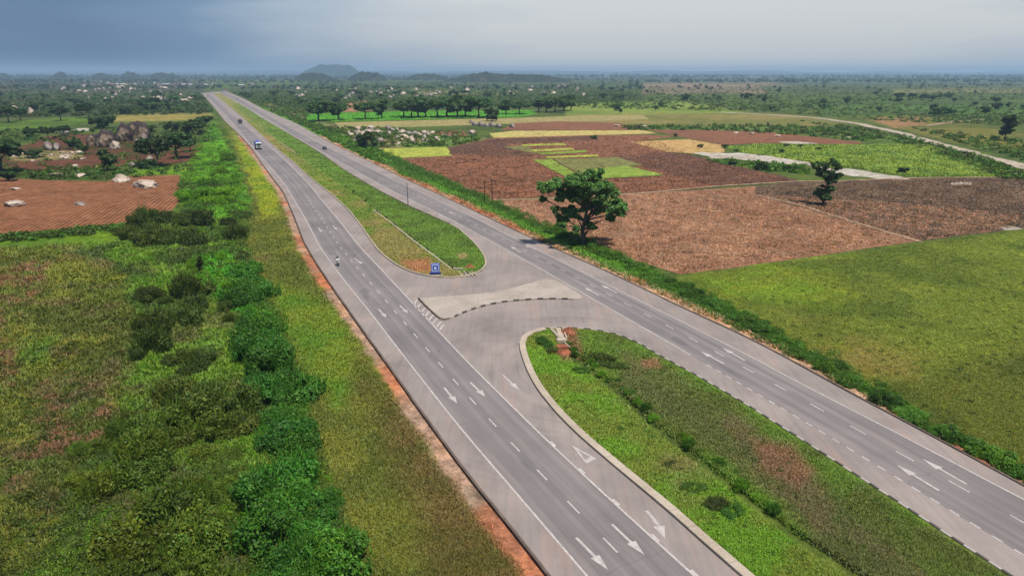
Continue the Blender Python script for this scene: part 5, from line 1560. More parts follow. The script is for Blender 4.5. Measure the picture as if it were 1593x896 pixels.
M_RPALE = mat_rock('pale_granite', (150, 134, 118), (224, 208, 188), (200, 178, 160))
M_RGREY = mat_rock('grey_granite', (110, 102, 100), (186, 176, 164), (146, 132, 124))
R_DARK = [rock_mesh('boulder', 40 + i, M_RDARK) for i in range(4)]
R_PALE = [rock_mesh('boulder', 60 + i, M_RPALE) for i in range(3)]
R_GREY = [rock_mesh('boulder', 80 + i, M_RGREY) for i in range(3)]
rng = np.random.default_rng(91)
def boulder(px, py, wpx, hpx, pool, label, group=None, deep=0.8):
    k = px_per_m(px, py); w = G(px, py, Z0); r = wpx / 2 / k
    o = bpy.data.objects.new('boulder', pool[int(rng.integers(len(pool)))]); COL.objects.link(o)
    h = hpx / k / 0.96
    o.location = (w[0], w[1] + r * .5, Z0 + h * 0.30)
    o.scale = (r * 1.05, r * deep, h * 0.72); o.rotation_euler = (rng.uniform(-.15, .15), rng.uniform(-.15, .15), rng.uniform(-.5, .5))
    tag(o, label, 'boulder', group); return o
for a, b, w, h, pool, lb in [
    (190, 220, 26, 28, R_DARK, 'dark boulder at the left of the tall split pile'), (208, 219, 32, 31, R_DARK, 'largest dark split boulder of the tall pile'), (221, 220, 23, 27, R_DARK, 'dark boulder at the right of the tall pile'), (223, 222, 14, 12, R_GREY, 'pale angular rock leaning on the right of the tall pile'),
    (144, 227, 26, 19, R_DARK, 'dark low boulder at the left end of the front pile'), (160, 229, 32, 26, R_DARK, 'big dark boulder in the middle of the front pile'), (173, 227, 18, 20, R_DARK, 'reddish dark boulder at the right of the front pile'), (178, 232, 16, 12, R_PALE, 'pale yellowish rock face at the foot of the front pile'), (213, 226, 10, 9, R_GREY, 'narrow slab rock below the tall pile'),
    (186, 284, 26, 11, R_PALE, 'pale rounded slab at the top edge of the orange field'), (223, 293, 38, 12, R_PALE, 'long pinkish white slab lying in the orange field'), (16, 322, 32, 9, R_PALE, 'pale slab at the left edge of the orange field'), (22, 296, 14, 4, R_PALE, 'small flat pale rock in the orange field'), (122, 320, 18, 5, R_GREY, 'low dark-edged rock in the middle of the orange field'),
    (74, 234, 14, 12, R_GREY, 'grey-pink boulder, left of the two at the red plot'), (87, 234, 12, 10, R_GREY, 'grey-pink boulder, right of the two at the red plot'), (232, 251, 14, 8, R_GREY, 'pinkish oval rock under the big dark tree'), (206, 260, 14, 7, R_GREY, 'bluish rock left of the big dark tree'), (98, 210, 14, 12, R_GREY, 'grey boulder behind the leaning tree'),
    (266, 225, 9, 6, R_PALE, 'small white rock by the broad tree'), (290, 222, 12, 7, R_GREY, 'small grey rock at the red plot beside the belt'),
    (84, 274, 22, 4, R_PALE, 'long pale flat rock behind the orange field'), (120, 275, 18, 4, R_PALE, 'second pale flat rock behind the orange field'), (115, 260, 11, 4, R_PALE, 'little pale flat rock in the red plot'), (20, 170, 11, 5, R_PALE, 'pale rock among trees at the upper left'), (47, 177, 8, 9, R_PALE, 'pale rock beside the green strip tree'),
    (284, 158, 16, 4, R_PALE, 'pale flat rock in the scrub near the far bend'),
]: boulder(a, b, w, h, pool, lb)
for a, b in sample_poly([(16, 238), (60, 234), (128, 238), (128, 248), (60, 252), (15, 251)], 22, rng):
    boulder(a, b, rng.uniform(6, 14), rng.uniform(1.5, 3.5), R_PALE, 'flat pale rock in the stony patch behind the red plot', 'pale rocks of the left stony patch', 1.0)
for a, b in sample_poly([(530, 205), (556, 224), (640, 226), (700, 217), (740, 208), (640, 203), (570, 200)], 58, rng):
    boulder(a, b, rng.uniform(5, 14), rng.uniform(3, 7), R_PALE if rng.random() < .6 else R_GREY, 'pale rock in the stony scrub beside the highway hedge', 'rocks of the stony scrub right of the highway', .9)
for a, b, w, h in [(738, 196, 9, 7), (748, 197, 11, 8), (756, 198, 10, 6), (765, 198, 12, 8), (776, 199, 10, 7), (797, 199, 9, 6), (733, 193, 7, 6)]:
    boulder(a, b, w, h, R_GREY, 'grey rock in the heap under the round tree', 'rocks of the heap under the round tree')
for poly, n in (([(90, 136), (240, 132), (300, 140), (310, 160), (180, 160), (110, 152)], 46), ([(440, 140), (880, 134), (960, 142), (900, 152), (700, 150), (480, 160)], 60)):
    for a, b in sample_poly(poly, n, rng):
        boulder(a, b, rng.uniform(3, 9), rng.uniform(2, 5), R_GREY if rng.random() < .6 else R_PALE, 'pale rock outcrop in the distant scrub', 'far rock outcrops', .9)
for a, b, w, h in [(1000, 198, 16, 3), (960, 197, 10, 3), (1145, 208, 8, 3), (1170, 209, 8, 3), (1210, 213, 10, 3), (1320, 216, 10, 3)]:
    boulder(a, b, w, h, R_PALE, 'low pale rock in the green strip behind the fields', 'low rocks of the green strip')

# ------------------------------------------------------------------ far village
M_WALLW = mat_plain('pale_render', C4(176, 166, 154), 0.8, .2, 0, .1, 1); M_TIN = mat_plain('tin_roof', C4(186, 186, 186), 0.55, .5, 0, .12, .6); M_RUST = mat_plain('rusty_roof', C4(150, 104, 84), .7, .3, 0, .2, .6); M_DKWIN = mat_plain('dark_opening', C4(50, 48, 46), .5)
def house(px, py, w, l, h, roofm, label, rz):
    p = G(px, py, Z0); t = empty('house', (p[0], p[1], Z0), rz)
    mb = MB(); mb.box(-w / 2, w / 2, -l / 2, l / 2, 0, h)
    mb.add([(-w / 2, -l / 2, h), (w / 2, -l / 2, h), (0, -l / 2, h + w * .22)], [(0, 1, 2)]); mb.add([(-w / 2, l / 2, h), (w / 2, l / 2, h), (0, l / 2, h + w * .22)], [(0, 2, 1)])
    mb.build('wall', M_WALLW, t)
    mb = MB(); e = .5; rh = w * .22; q = w / 2 + e; dz = -e * rh / (w / 2)
    for s in (-1, 1):
        mb.add([(s * q, -l / 2 - e, h + dz + .05), (s * q, l / 2 + e, h + dz + .05), (0, l / 2 + e, h + rh + .05), (0, -l / 2 - e, h + rh + .05), (s * q, -l / 2 - e, h + dz + .15), (s * q, l / 2 + e, h + dz + .15), (0, l / 2 + e, h + rh + .15), (0, -l / 2 - e, h + rh + .15)],
               [(0, 1, 2, 3), (7, 6, 5, 4), (0, 4, 5, 1), (0, 3, 7, 4), (1, 5, 6, 2)])
    mb.build('roof', roofm, t)
    mb = MB(); mb.box(-.5, .5, -l / 2 - .06, -l / 2 - .01, .0, 2.1); mb.build('door', M_DKWIN, t)
    for x in (-w * .32, w * .32):
        mb = MB(); mb.box(x - .6, x + .6, -l / 2 - .05, -l / 2 - .01, 1.0, 2.1); mb.build('window', M_DKWIN, t)
    tag(t, label, 'house', 'houses of the far village' if 'village' in label else None); return t
for i, (a, b, s) in enumerate([(132, 128, 9), (158, 128.5, 10), (175, 133, 13), (183, 132.6, 10), (191, 133, 14), (200, 133, 12), (211, 133.2, 10), (225, 131, 9), (249, 133, 12), (256, 133.5, 14), (263, 133, 13), (273, 132.4, 10), (287, 133.4, 15), (296, 133.6, 11), (306, 129, 9), (322, 134, 12), (334, 133.6, 14), (145, 133, 9), (168, 131, 9), (240, 131, 8)]):
    house(a, b, s * .8 * (.7 + .15 * (i % 4)), s * .9, 3.2, (M_TIN, M_TIN, M_RUST)[i % 3], ('rusty roofed' if i % 3 == 2 else 'pale tin-roofed') + ' house of the far village left of the highway', 1.2 + .3 * (i % 5))
house(376, 135, 10, 16, 3.4, M_TIN, 'pale long house beyond the far bend, first from the left', 1.3)
house(391, 133.4, 14, 14, 4.5, M_TIN, 'white gabled house beyond the far bend of the highway', .2)
house(426.5, 135, 13, 14, 4.2, M_TIN, 'white gabled house right of the far bend', .3)
house(350, 142.3, 9, 8, 3.2, M_RUST, 'small ochre roofed house at the far bend', .3)
# bare white patch and plots on the left
field('sand_patch', [(111, 202.5), (122, 200), (139, 200), (140, 204), (118, 204.5)], M_SAND, 'bright white bare patch left of the boulders', .1, 'sand', wob=1)

# ------------------------------------------------------------------ vehicles
M_TYRE = mat_plain('rubber', (.02, .02, .02, 1), .8, .3); M_RIM = mat_plain('steel_rim', (.35, .35, .36, 1), .4, .5, .6); M_GLASS = mat_plain('dark_glass', (.02, .025, .03, 1), .12, .6, 0, .05)
M_CABW = mat_plain('cab_white_paint', C4(206, 208, 204), .4, .5, 0, .08, 2); M_TARPB = mat_plain('blue_tarpaulin', C4(34, 66, 206), .55, .4, 0, .25, 1.5); M_CHAS = mat_plain('chassis_steel', (.03, .03, .032, 1), .6); M_CARG = mat_plain('cargo_side', C4(70, 84, 92), .6, .3, 0, .2, 2)
M_MAROON = mat_plain('maroon_paint', C4(78, 40, 46), .45, .5, 0, .12, 2); M_TARPD = mat_plain('dark_tarpaulin', C4(50, 42, 52), .7, .3, 0, .25, 2); M_LAMP = mat_plain('lamp_glass', (.7, .68, .6, 1), .2, .5, 0, .02); M_REDL = mat_plain('red_lens', (.35, .01, .01, 1), .3)
M_CARG_G = mat_plain('car_grey_paint', C4(88, 86, 96), .3, .6, .2, .06, 2); M_CARS = mat_plain('car_pale_paint', C4(176, 178, 184), .3, .6, .2, .06, 2); M_CARR = mat_plain('car_red_paint', C4(150, 56, 48), .35, .6, 0, .06, 2)
def wheel(parent, x, y, r, w):
    mb = MB(); mb.lathe_x(x, y, r, [(-w / 2, r * .6), (-w / 2, r * .92), (-w / 2 + .03, r), (w / 2 - .03, r), (w / 2, r * .92), (w / 2, r * .6)], 24)
    o = mb.build('wheel', M_TYRE, parent)
    mb = MB(); s = 1 if x > 0 else -1
    mb.lathe_x(x + s * (w / 2 + .004), y, r, [(-.02, r * .62), (.0, r * .60), (.012, r * .3), (.012, r * .1)], 20)
    mb.build('rim', M_RIM, o); return o
def on_road(P, q, reverse=False):
    S = arclen(P); w = G(*q); s = nearest_s(P, S, w)
    d = at_len(P, S, s + 3) - at_len(P, S, max(0, s - 3)); d /= np.linalg.norm(d)
    if reverse: d = -d
    return w, math.atan2(-d[0], d[1])
def truck(q, label, cabm, tarpm, sidem, L=8.6):
    w, rz = on_road(LC, q); t = empty('truck', (w[0], w[1], .01), rz)
    f = L / 2
    mb = MB(); mb.box(-.45, -.30, -f + .2, f - .3, .62, .86); mb.box(.30, .45, -f + .2, f - .3, .62, .86); mb.box(-1.1, 1.1, -f + .1, -f + .2, .45, .75); mb.box(-1.1, -.6, -1.4, -.2, .45, .85); mb.box(.6, 1.1, -1.4, -.2, .45, .85); mb.build('chassis', M_CHAS, t)
    mb = MB()
    prof = [(f - 2.1, .7), (f, .7), (f + .02, 1.55), (f - .22, 2.7), (f - .5, 2.92), (f - 2.1, 2.95)]
    vs = [(-1.2, y, z) for y, z in prof] + [(1.2, y, z) for y, z in prof]; n = len(prof)
    mb.add(vs, [tuple(range(n - 1, -1, -1)), tuple(range(n, 2 * n))] + [(i, (i + 1) % n, n + (i + 1) % n, n + i) for i in range(n)])
    cab = mb.build('cab', cabm, t)
    bv = cab.modifiers.new('b', 'BEVEL'); bv.width = .07; bv.segments = 2
    def face(name, pts, m, parent):
        mb = MB(); mb.add(pts, [(0, 1, 2, 3)]); o = mb.build(name, m, parent); s = o.modifiers.new('s', 'SOLIDIFY'); s.thickness = .03; s.offset = 0; return o
    face('windscreen', [(-1.05, f - .0, 1.66), (1.05, f - .0, 1.66), (1.0, f - .2, 2.55), (-1.0, f - .2, 2.55)], M_GLASS, cab)
    for s in (-1, 1):
        face('side_window', [(s * 1.215, f - 1.5, 1.7), (s * 1.215, f - .2, 1.7), (s * 1.215, f - .38, 2.5), (s * 1.215, f - 1.5, 2.5)], M_GLASS, cab)
        mb = MB(); mb.box(s * .8 - .2, s * .8 + .2, f + .0, f + .06, .95, 1.15); mb.build('headlight', M_LAMP, cab)
        mb = MB(); mb.box(s * 1.3 - .06, s * 1.3 + .06, f - .15, f - .02, 1.8, 2.3); mb.build('mirror', M_CHAS, cab)
    mb = MB(); mb.bbox(-1.22, 1.22, f - .05, f + .16, .42, .78, .05); mb.build('bumper', M_CHAS, cab)
    mb = MB(); mb.box(-.7, .7, f + .02, f + .05, 1.0, 1.45); mb.build('grille', M_CHAS, cab)
    mb = MB(); mb.box(-1.25, 1.25, -f, f - 2.3, .95, 2.55)
    for k in range(9):
        y = -f + .1 + k * (2 * f - 2.5) / 8
        mb.box(-1.29, -1.25, y - .05, y + .05, .95, 2.55); mb.box(1.25, 1.29, y - .05, y + .05, .95, 2.55)
    mb.build('cargo_box', sidem, t)
    # tarpaulin heaped over the load, with sagging edges
    mb = MB(); nu, nv = 13, 20; vs = []
    for j in range(nv):
        for i in range(nu):
            u = -1 + 2 * i / (nu - 1); v = j / (nv - 1)
            y = -f - .03 + v * (2 * f - 2.25)
            z = 2.50 + .75 * (1 - abs(u) ** 2.6) * (.75 + .25 * math.sin(v * math.pi)) + .05 * math.sin(v * 23) * math.cos(u * 3)
            x = u * 1.32
            vs.append((x, y, z if 0 < i < nu - 1 else 2.15 + .05 * math.sin(v * 31)))
    mb.add(vs, [(j * nu + i, j * nu + i + 1, (j + 1) * nu + i + 1, (j + 1) * nu + i) for j in range(nv - 1) for i in range(nu - 1)])
    mb.add([vs[i] for i in range(nu)] + [(1.32, -f - .03, 2.15), (-1.32, -f - .03, 2.15)], [tuple(range(nu))]); mb.add([vs[(nv - 1) * nu + i] for i in range(nu)], [tuple(range(nu - 1, -1, -1))])
    mb.build('tarpaulin', tarpm, t, True)
    for y in (f - 1.0, -f + 1.2, -f + 2.5):
        for s in (-1, 1): wheel(t, s * 1.02, y, .52, .34)
    tag(t, label, 'truck'); return t
truck((402, 232), 'white truck with a blue tarpaulin over its load on the left carriageway', M_CABW, M_TARPB, M_TARPB).scale = (1.05, 1.0, 1.18)
truck((374, 192.5), 'dark maroon loaded truck following far behind on the left carriageway', M_MAROON, M_TARPD, M_TARPD, 7.6)
def car(P, q, rev, label, paint, hatch=False):
    w, rz = on_road(P, q, rev); t = empty('car', (w[0], w[1], .01), rz)
    st = [(-2.15, .45, .80), (-2.1, .35, .98), (-1.5, .28, 1.02), (-.9, .28, .98), (.75, .28, .96), (1.7, .30, .84), (2.1, .35, .68), (2.16, .42, .55)]
    mb = MB(); vs = []
    for y, z0, z1 in st:
        wd = .86 - .12 * max(0, abs(y) - 1.6); vs += [(-wd, y, z0), (-wd - .03, y, (z0 + z1) / 2), (-wd * .94, y, z1), (wd * .94, y, z1), (wd + .03, y, (z0 + z1) / 2), (wd, y, z0)]
    fs = [(0, 1, 2, 3, 4, 5), tuple((len(st) - 1) * 6 + k for k in (5, 4, 3, 2, 1, 0))]
    for i in range(len(st) - 1):
        for k in range(6): fs.append((i * 6 + (k + 1) % 6, i * 6 + k, i * 6 + 6 + k, i * 6 + 6 + (k + 1) % 6))
    mb.add(vs, fs); body = mb.build('body', paint, t); bv = body.modifiers.new('b', 'BEVEL'); bv.width = .05; bv.segments = 2
    rb = -2.0 if hatch else -1.75
    ro = -1.75 if hatch else -1.05
    mb = MB(); mb.add([(-.76, rb, .99), (.76, rb, .99), (.76, 1.05, .95), (-.76, 1.05, .95), (-.6, ro, 1.43), (.6, ro, 1.43), (.6, .3, 1.43), (-.6, .3, 1.43)], [(0, 1, 5, 4), (1, 2, 6, 5), (2, 3, 7, 6), (3, 0, 4, 7)]); mb.build('windows', M_GLASS, t)
    mb = MB(); mb.bbox(-.63, .63, ro - .03, .34, 1.42, 1.47, .03); mb.build('roof', paint, t)
    for s in (-1, 1):
        mb = MB(); mb.tube([(s * .60, .3, 1.43), (s * .755, 1.05, .97)], [.035, .035], 6); mb.tube([(s * .60, ro, 1.43), (s * .755, rb, 1.0)], [.04, .04], 6); mb.tube([(s * .615, -.35, 1.43), (s * .775, -.35, .98)], [.03, .03], 6); mb.build('pillar', paint, t)
        mb = MB(); mb.box(s * .62 - .16, s * .62 + .16, 2.08, 2.17, .58, .70); mb.build('headlight', M_LAMP, t)
        mb = MB(); mb.box(s * .66 - .14, s * .66 + .14, -2.17, -2.08, .74, .88); mb.build('tail_light', M_REDL, t)
        for y in (-1.3, 1.35): wheel(t, s * .78, y, .32, .2)
    tag(t, label, 'car'); return t
car(RCC, (505, 232.5), True, 'dark grey car driving away on the right carriageway', M_CARG_G)
car(RCC, (369, 154), True, 'tiny pale-roofed car near the far bend of the right carriageway', M_CARS, True)
car(LC, (323.5, 150.5), False, 'tiny red car near the far bend of the left carriageway', M_CARR)

# ------------------------------------------------------------------ motorcycle and riders
M_SKIN = mat_plain('skin', (.055, .03, .02, 1), .5, .3, 0, .05); M_SHIRTW = mat_plain('white_cloth', (.78, .78, .76, 1), .85, .1); M_DARKCL = mat_plain('dark_cloth', (.018, .02, .028, 1), .85, .1); M_TROU = mat_plain('grey_trousers', (.05, .05, .06, 1), .85, .1); M_BIKE = mat_plain('bike_black', (.02, .02, .03, 1), .35, .5); M_HAIR = mat_plain('black_hair', (.01, .01, .01, 1), .8)
def person(parent_loc, rz, J, shirt, trou, label):
    """J: joint name -> (x, y, z); one skinned body with hands of five fingers"""
    t = empty('person', parent_loc, rz)
    names = []; co = []; rad = []; ed = []
    R = dict(pelvis=.15, belly=.14, chest=.155, neckb=.075, neck=.055, headl=.085, head=.10, crown=.075)
    def V(n, p, r): names.append(n); co.append(p); rad.append(r); return len(co) - 1
    idx = {}
    for n in ('pelvis', 'belly', 'chest', 'neckb', 'neck', 'headl', 'head', 'crown'): idx[n] = V(n, J[n], R[n])
    ch = ['pelvis', 'belly', 'chest', 'neckb', 'neck', 'headl', 'head', 'crown']
    ed += [(idx[a], idx[b]) for a, b in zip(ch[:-1], ch[1:])]
    for s, sd in ((-1, 'l'), (1, 'r')):
        def m(p): return (p[0] * s, p[1], p[2])
        a = V('sh', m(J['shoulder']), .075); b = V('el', m(J['elbow']), .05); c = V('wr', m(J['wrist']), .03); h = V('palm', m(J['hand']), .035)
        ed += [(idx['chest'], a), (a, b), (b, c), (c, h)]
        hp = Vector(m(J['hand'])); d = (hp - Vector(m(J['wrist']))).normalized()
        for k in range(4):
            o = Vector((s * (-.03 + .02 * k), 0, 0)); L = (.035, .042, .04, .03)[k]
            f1 = V('f', tuple(hp + o + d * .04), .010); f2 = V('f', tuple(hp + o + d * (.04 + L) + Vector((0, 0, -.025))), .008)
            ed += [(h, f1), (f1, f2)]
        th = V('f', tuple(hp + Vector((-s * .05, 0, -.005)) + d * .01), .011); th2 = V('f', tuple(hp + Vector((-s * .055, 0, -.03)) + d * .035), .009)
        ed += [(h, th), (th, th2)]
        a = V('hip', m(J['hip']), .10); b = V('kn', m(J['knee']), .065); c = V('an', m(J['ankle']), .042); f = V('to', m(J['toe']), .04)
        ed += [(idx['pelvis'], a), (a, b), (b, c), (c, f)]
    me = bpy.data.meshes.new('body'); me.from_pydata(co, ed, []); o = bpy.data.objects.new('body', me); COL.objects.link(o)
    sk = o.modifiers.new('s', 'SKIN'); sk.use_smooth_shade = True
    for v, r in zip(me.skin_vertices[0].data, rad): v.radius = (r, r)
    me.skin_vertices[0].data[0].use_root = True
    sb = o.modifiers.new('u', 'SUBSURF'); sb.levels = 1; sb.render_levels = 1
    dg = bpy.context.evaluated_depsgraph_get(); em = bpy.data.meshes.new_from_object(o.evaluated_get(dg))
    bpy.data.objects.remove(o)
    em.materials.clear()
    for q in (shirt, trou, M_SKIN): em.materials.append(q)
    nz = J['neckb'][2] + .02; wz = J['pelvis'][2] + .05
    hv = Vector(J['wrist'])
    for p in em.polygons:
        c = p.center
        if c.z > nz: p.material_index = 2
        elif (Vector((abs(c.x), c.y, c.z)) - Vector(J['hand'])).length < .10: p.material_index = 2
        elif c.z < wz and (abs(c.x) > .02 or c.z < wz) and (Vector((abs(c.x), c.y, c.z)) - Vector(J['elbow'])).length > .12 and c.y < J['wrist'][1] - .05: p.material_index = 1
        else: p.material_index = 0
    b = link('body', em, t)
    # face and hair
    hx, hy, hz = J['head']
    mb = MB()
    for s in (-1, 1): mb.tube([(s * .035, hy + .092, hz + .005), (s * .035, hy + .102, hz + .005)], [.014, .010], 8)
    mb.build('eyes', M_SHIRTW, t)
    mb = MB(); mb.tube([(0, hy + .09, hz + .01), (0, hy + .125, hz - .035), (0, hy + .095, hz - .04)], [.010, .018, .012], 8); mb.build('nose', M_SKIN, t)
    mb = MB(); mb.tube([(-.03, hy + .092, hz - .07), (0, hy + .100, hz - .072), (.03, hy + .092, hz - .07)], [.006, .009, .006], 6); mb.build('mouth', M_MAROON, t)
    for s in (-1, 1):
        mb = MB(); mb.tube([(s * .10, hy, hz - .03), (s * .112, hy - .01, hz), (s * .10, hy - .005, hz + .035)], [.014, .02, .012], 8); mb.build('ear', M_SKIN, t)
    bm = bmesh.new(); bmesh.ops.create_uvsphere(bm, u_segments=20, v_segments=12, radius=.125)
    for v in bm.verts:
        if v.co.z < -.02 and v.co.y > -.02: v.co *= .75
        v.co = Vector((v.co.x, v.co.y - .012, v.co.z * .95)) + Vector((hx, hy, hz + .035))
    hm = bpy.data.meshes.new('hair'); bm.to_mesh(hm); bm.free(); hm.materials.append(M_HAIR); link('hair', hm, t)
    tag(t, label, 'person'); return t
w, rz = on_road(LC, (526, 413.5))
bk = empty('motorcycle', (w[0], w[1], .01), rz)
for nm, y in (('wheel', .66), ('wheel', -.62)):
    mb = MB(); mb.lathe_x(0, y, .30, [(-.05, .22), (-.05, .27), (-.02, .30), (.02, .30), (.05, .27), (.05, .22)], 28); o = mb.build('wheel', M_TYRE, bk)
    mb = MB(); mb.lathe_x(0, y, .30, [(-.055, .06), (-.055, .20), (.055, .20), (.055, .06)], 20); mb.build('rim', M_RIM, o)
mb = MB(); mb.tube([(0, .40, .95), (0, .1, .72), (0, -.3, .70), (0, -.62, .45)], [.04, .05, .05, .03], 8); mb.tube([(0, .1, .72), (0, .12, .35), (0, -.3, .35), (0, -.3, .7)], [.03] * 4, 8); mb.build('frame', M_BIKE, bk)
mb = MB(); mb.bbox(-.13, .13, -.18, .2, .22, .52, .05); mb.build('engine', M_RIM, bk)
mb = MB(); mb.bbox(-.14, .14, .0, .38, .70, .92, .07, taper=.02); mb.build('fuel_tank', M_CARR, bk)
mb = MB(); mb.bbox(-.14, .14, -.78, .02, .70, .82, .05); mb.build('seat', M_BIKE, bk)
for s in (-1, 1):
    mb = MB(); mb.tube([(s * .07, .40, .95), (s * .07, .66, .30)], [.028, .024], 8); mb.build('fork_leg', M_RIM, bk)
mb = MB(); mb.tube([(-.36, .26, 1.02), (-.15, .38, 1.03), (0, .42, 1.0), (.15, .38, 1.03), (.36, .26, 1.02)], [.018] * 5, 8); mb.build('handlebar', M_BIKE, bk)
mb = MB(); mb.tube([(0, .44, .90), (0, .52, .90), (0, .55, .90)], [.06, .085, .07], 14); mb.build('headlight', M_LAMP, bk)
mb = MB(); mb.tube([(.16, .1, .32), (.17, -.3, .34), (.17, -.75, .42)], [.025, .04, .045], 10); mb.build('exhaust', M_RIM, bk)
mb = MB(); mb.tube([(0, .9, .55), (0, .66, .64), (0, .42, .55)], [.06, .07, .05], 8); mb.build('mudguard', M_BIKE, bk)
tag(bk, 'motorcycle with two riders on the left carriageway near the edge line', 'motorcycle')
person((w[0], w[1], .01), rz, dict(pelvis=(0, -.08, .93), belly=(0, -.04, 1.1), chest=(0, .0, 1.28), neckb=(0, .03, 1.44), neck=(0, .04, 1.5), headl=(0, .07, 1.56), head=(0, .07, 1.64), crown=(0, .05, 1.74), shoulder=(.19, .0, 1.38), elbow=(.30, .10, 1.14), wrist=(.33, .28, 1.06), hand=(.33, .35, 1.06), hip=(.10, -.06, .90), knee=(.22, .30, .74), ankle=(.19, .08, .36), toe=(.19, .24, .31)),
       M_SHIRTW, M_TROU, 'motorcycle driver in a loose white shirt holding the handlebar')
dv = np.array((math.sin(rz), -math.cos(rz))) * .44
person((w[0] + dv[0], w[1] + dv[1], .05), rz, dict(pelvis=(0, -.02, .93), belly=(0, -.02, 1.1), chest=(0, .0, 1.29), neckb=(0, .02, 1.45), neck=(0, .03, 1.51), headl=(0, .05, 1.57), head=(0, .05, 1.65), crown=(0, .03, 1.75), shoulder=(.19, .0, 1.39), elbow=(.27, .08, 1.12), wrist=(.22, .22, .98), hand=(.20, .29, .96), hip=(.11, .0, .90), knee=(.26, .34, .72), ankle=(.22, .12, .36), toe=(.22, .27, .31)),
       M_DARKCL, M_DARKCL, 'motorcycle passenger in dark clothes sitting behind the driver')

# ------------------------------------------------------------------ sign, poles, drains
M_BLUE = mat_plain('sign_blue', C4(38, 104, 214), .45, .5, 0, .1, 3); M_BLUED = mat_plain('plinth_blue', C4(24, 40, 104), .6, .3, 0, .2, 3); M_SIGNW = mat_plain('sign_white', C4(226, 230, 236), .5, .4, 0, .05, 3); M_GALV = mat_plain('galvanised_steel', C4(112, 108, 108), .5, .5, .3, .12, 2); M_WOOD = mat_plain('pole_wood', C4(72, 58, 52), .9, .1, 0, .25, 3)
sg = G(677.5, 427.5, 0.1); sgn = empty('road_sign', (sg[0], sg[1], .12), .12)
mb = MB(); mb.bbox(-.80, .80, -.16, .16, .42, 2.15, .06); mb.build('board', M_BLUE, sgn)
def rsq(r, c, n=6):
    out = []
    for (sx, sy, a0) in ((1, 1, 0), (-1, 1, 90), (-1, -1, 180), (1, -1, 270)):
        for k in range(n):
            a = math.radians(a0 + 90 * k / (n - 1)); out.append((sx * (r - c) + c * math.cos(a), sy * (r - c) + c * math.sin(a)))
    return out
def ring(mb, o, i, y, cz, th=.02):
    n = len(o); vs = [(x, y, cz + z) for x, z in o] + [(x, y, cz + z) for x, z in i] + [(x, y + th, cz + z) for x, z in o] + [(x, y + th, cz + z) for x, z in i]
    fs = []
    for k in range(n):
        j = (k + 1) % n; fs += [(k, j, n + j, n + k), (k, 2 * n + k, 2 * n + j, j), (n + k, n + j, 3 * n + j, 3 * n + k)]
    mb.add(vs, fs)
mb = MB(); ring(mb, rsq(.66, .20), rsq(.53, .14), -.182, 1.30, .02); mb.build('border', M_SIGNW, sgn)
mb = MB()
dp = [(.26 * math.cos(a), .26 * math.sin(a)) for a in np.linspace(-math.pi * 1.15, math.pi * .15, 16)] + [(0, .46)]
vs = [(x, -.184, 1.24 + z) for x, z in dp] + [(x, -.164, 1.24 + z) for x, z in dp]; n = len(dp)
mb.add(vs, [tuple(range(n)), tuple(range(2 * n - 1, n - 1, -1))] + [(k, n + k, n + (k + 1) % n, (k + 1) % n) for k in range(n)]); mb.build('symbol', M_SIGNW, sgn)
mb = MB(); mb.bbox(-1.05, 1.05, -.30, .30, 0.0, .42, .05); mb.build('plinth', M_BLUED, sgn)
mb = MB(); mb.bbox(-1.35, 1.35, -.62, .5, -.1, .06, .04); mb.build('footing', M_KERB, sgn)
tag(sgn, 'blue square sign with a white ring at the head of the far median', 'sign')

lp = G(635, 323, 0.05); pole = empty('lamp_pole', (lp[0], lp[1], .05))
hh = top_height(635, 323, 285, .05)
mb = MB(); mb.tube([(0, 0, 0), (0, 0, hh * .5), (-.02, 0, hh)], [.13, .11, .08], 12); mb.build('shaft', M_GALV, pole)
mb = MB(); mb.bbox(-.25, .25, -.25, .25, 0, .25, .04); mb.build('base', M_KERB, pole)
mb = MB(); mb.bbox(-.12, .12, -.2, .03, .5, 1.0, .03); mb.build('access_door', M_GALV, pole)
tag(pole, 'slim grey steel pole on the far median beside the right carriageway', 'pole')
for a, b, ty, lb in ((753.5, 315, 280, 'thin dark wooden pole, farther of the pair in the hedge'), (765.5, 318, 279, 'dark wooden pole with a short crossarm, nearer of the pair in the hedge')):
    p = G(a, b, Z0); h = top_height(a, b, ty); u = empty('utility_pole', (p[0], p[1], Z0), .3)
    mb = MB(); mb.tube([(0, 0, 0), (0.03, 0, h * .5), (.0, 0, h)], [.14, .12, .09], 10); mb.build('shaft', M_WOOD, u)
    if 'cross' in lb:
        mb = MB(); mb.box(-.7, .7, -.06, .06, h - .55, h - .42); mb.build('crossarm', M_WOOD, u)
        for x in (-.6, 0, .6):
            mb = MB(); mb.tube([(x, 0, h - .42), (x, 0, h - .34), (x, 0, h - .26)], [.03, .06, .03], 8); mb.build('insulator', M_SIGNW, u)
    tag(u, lb, 'pole')

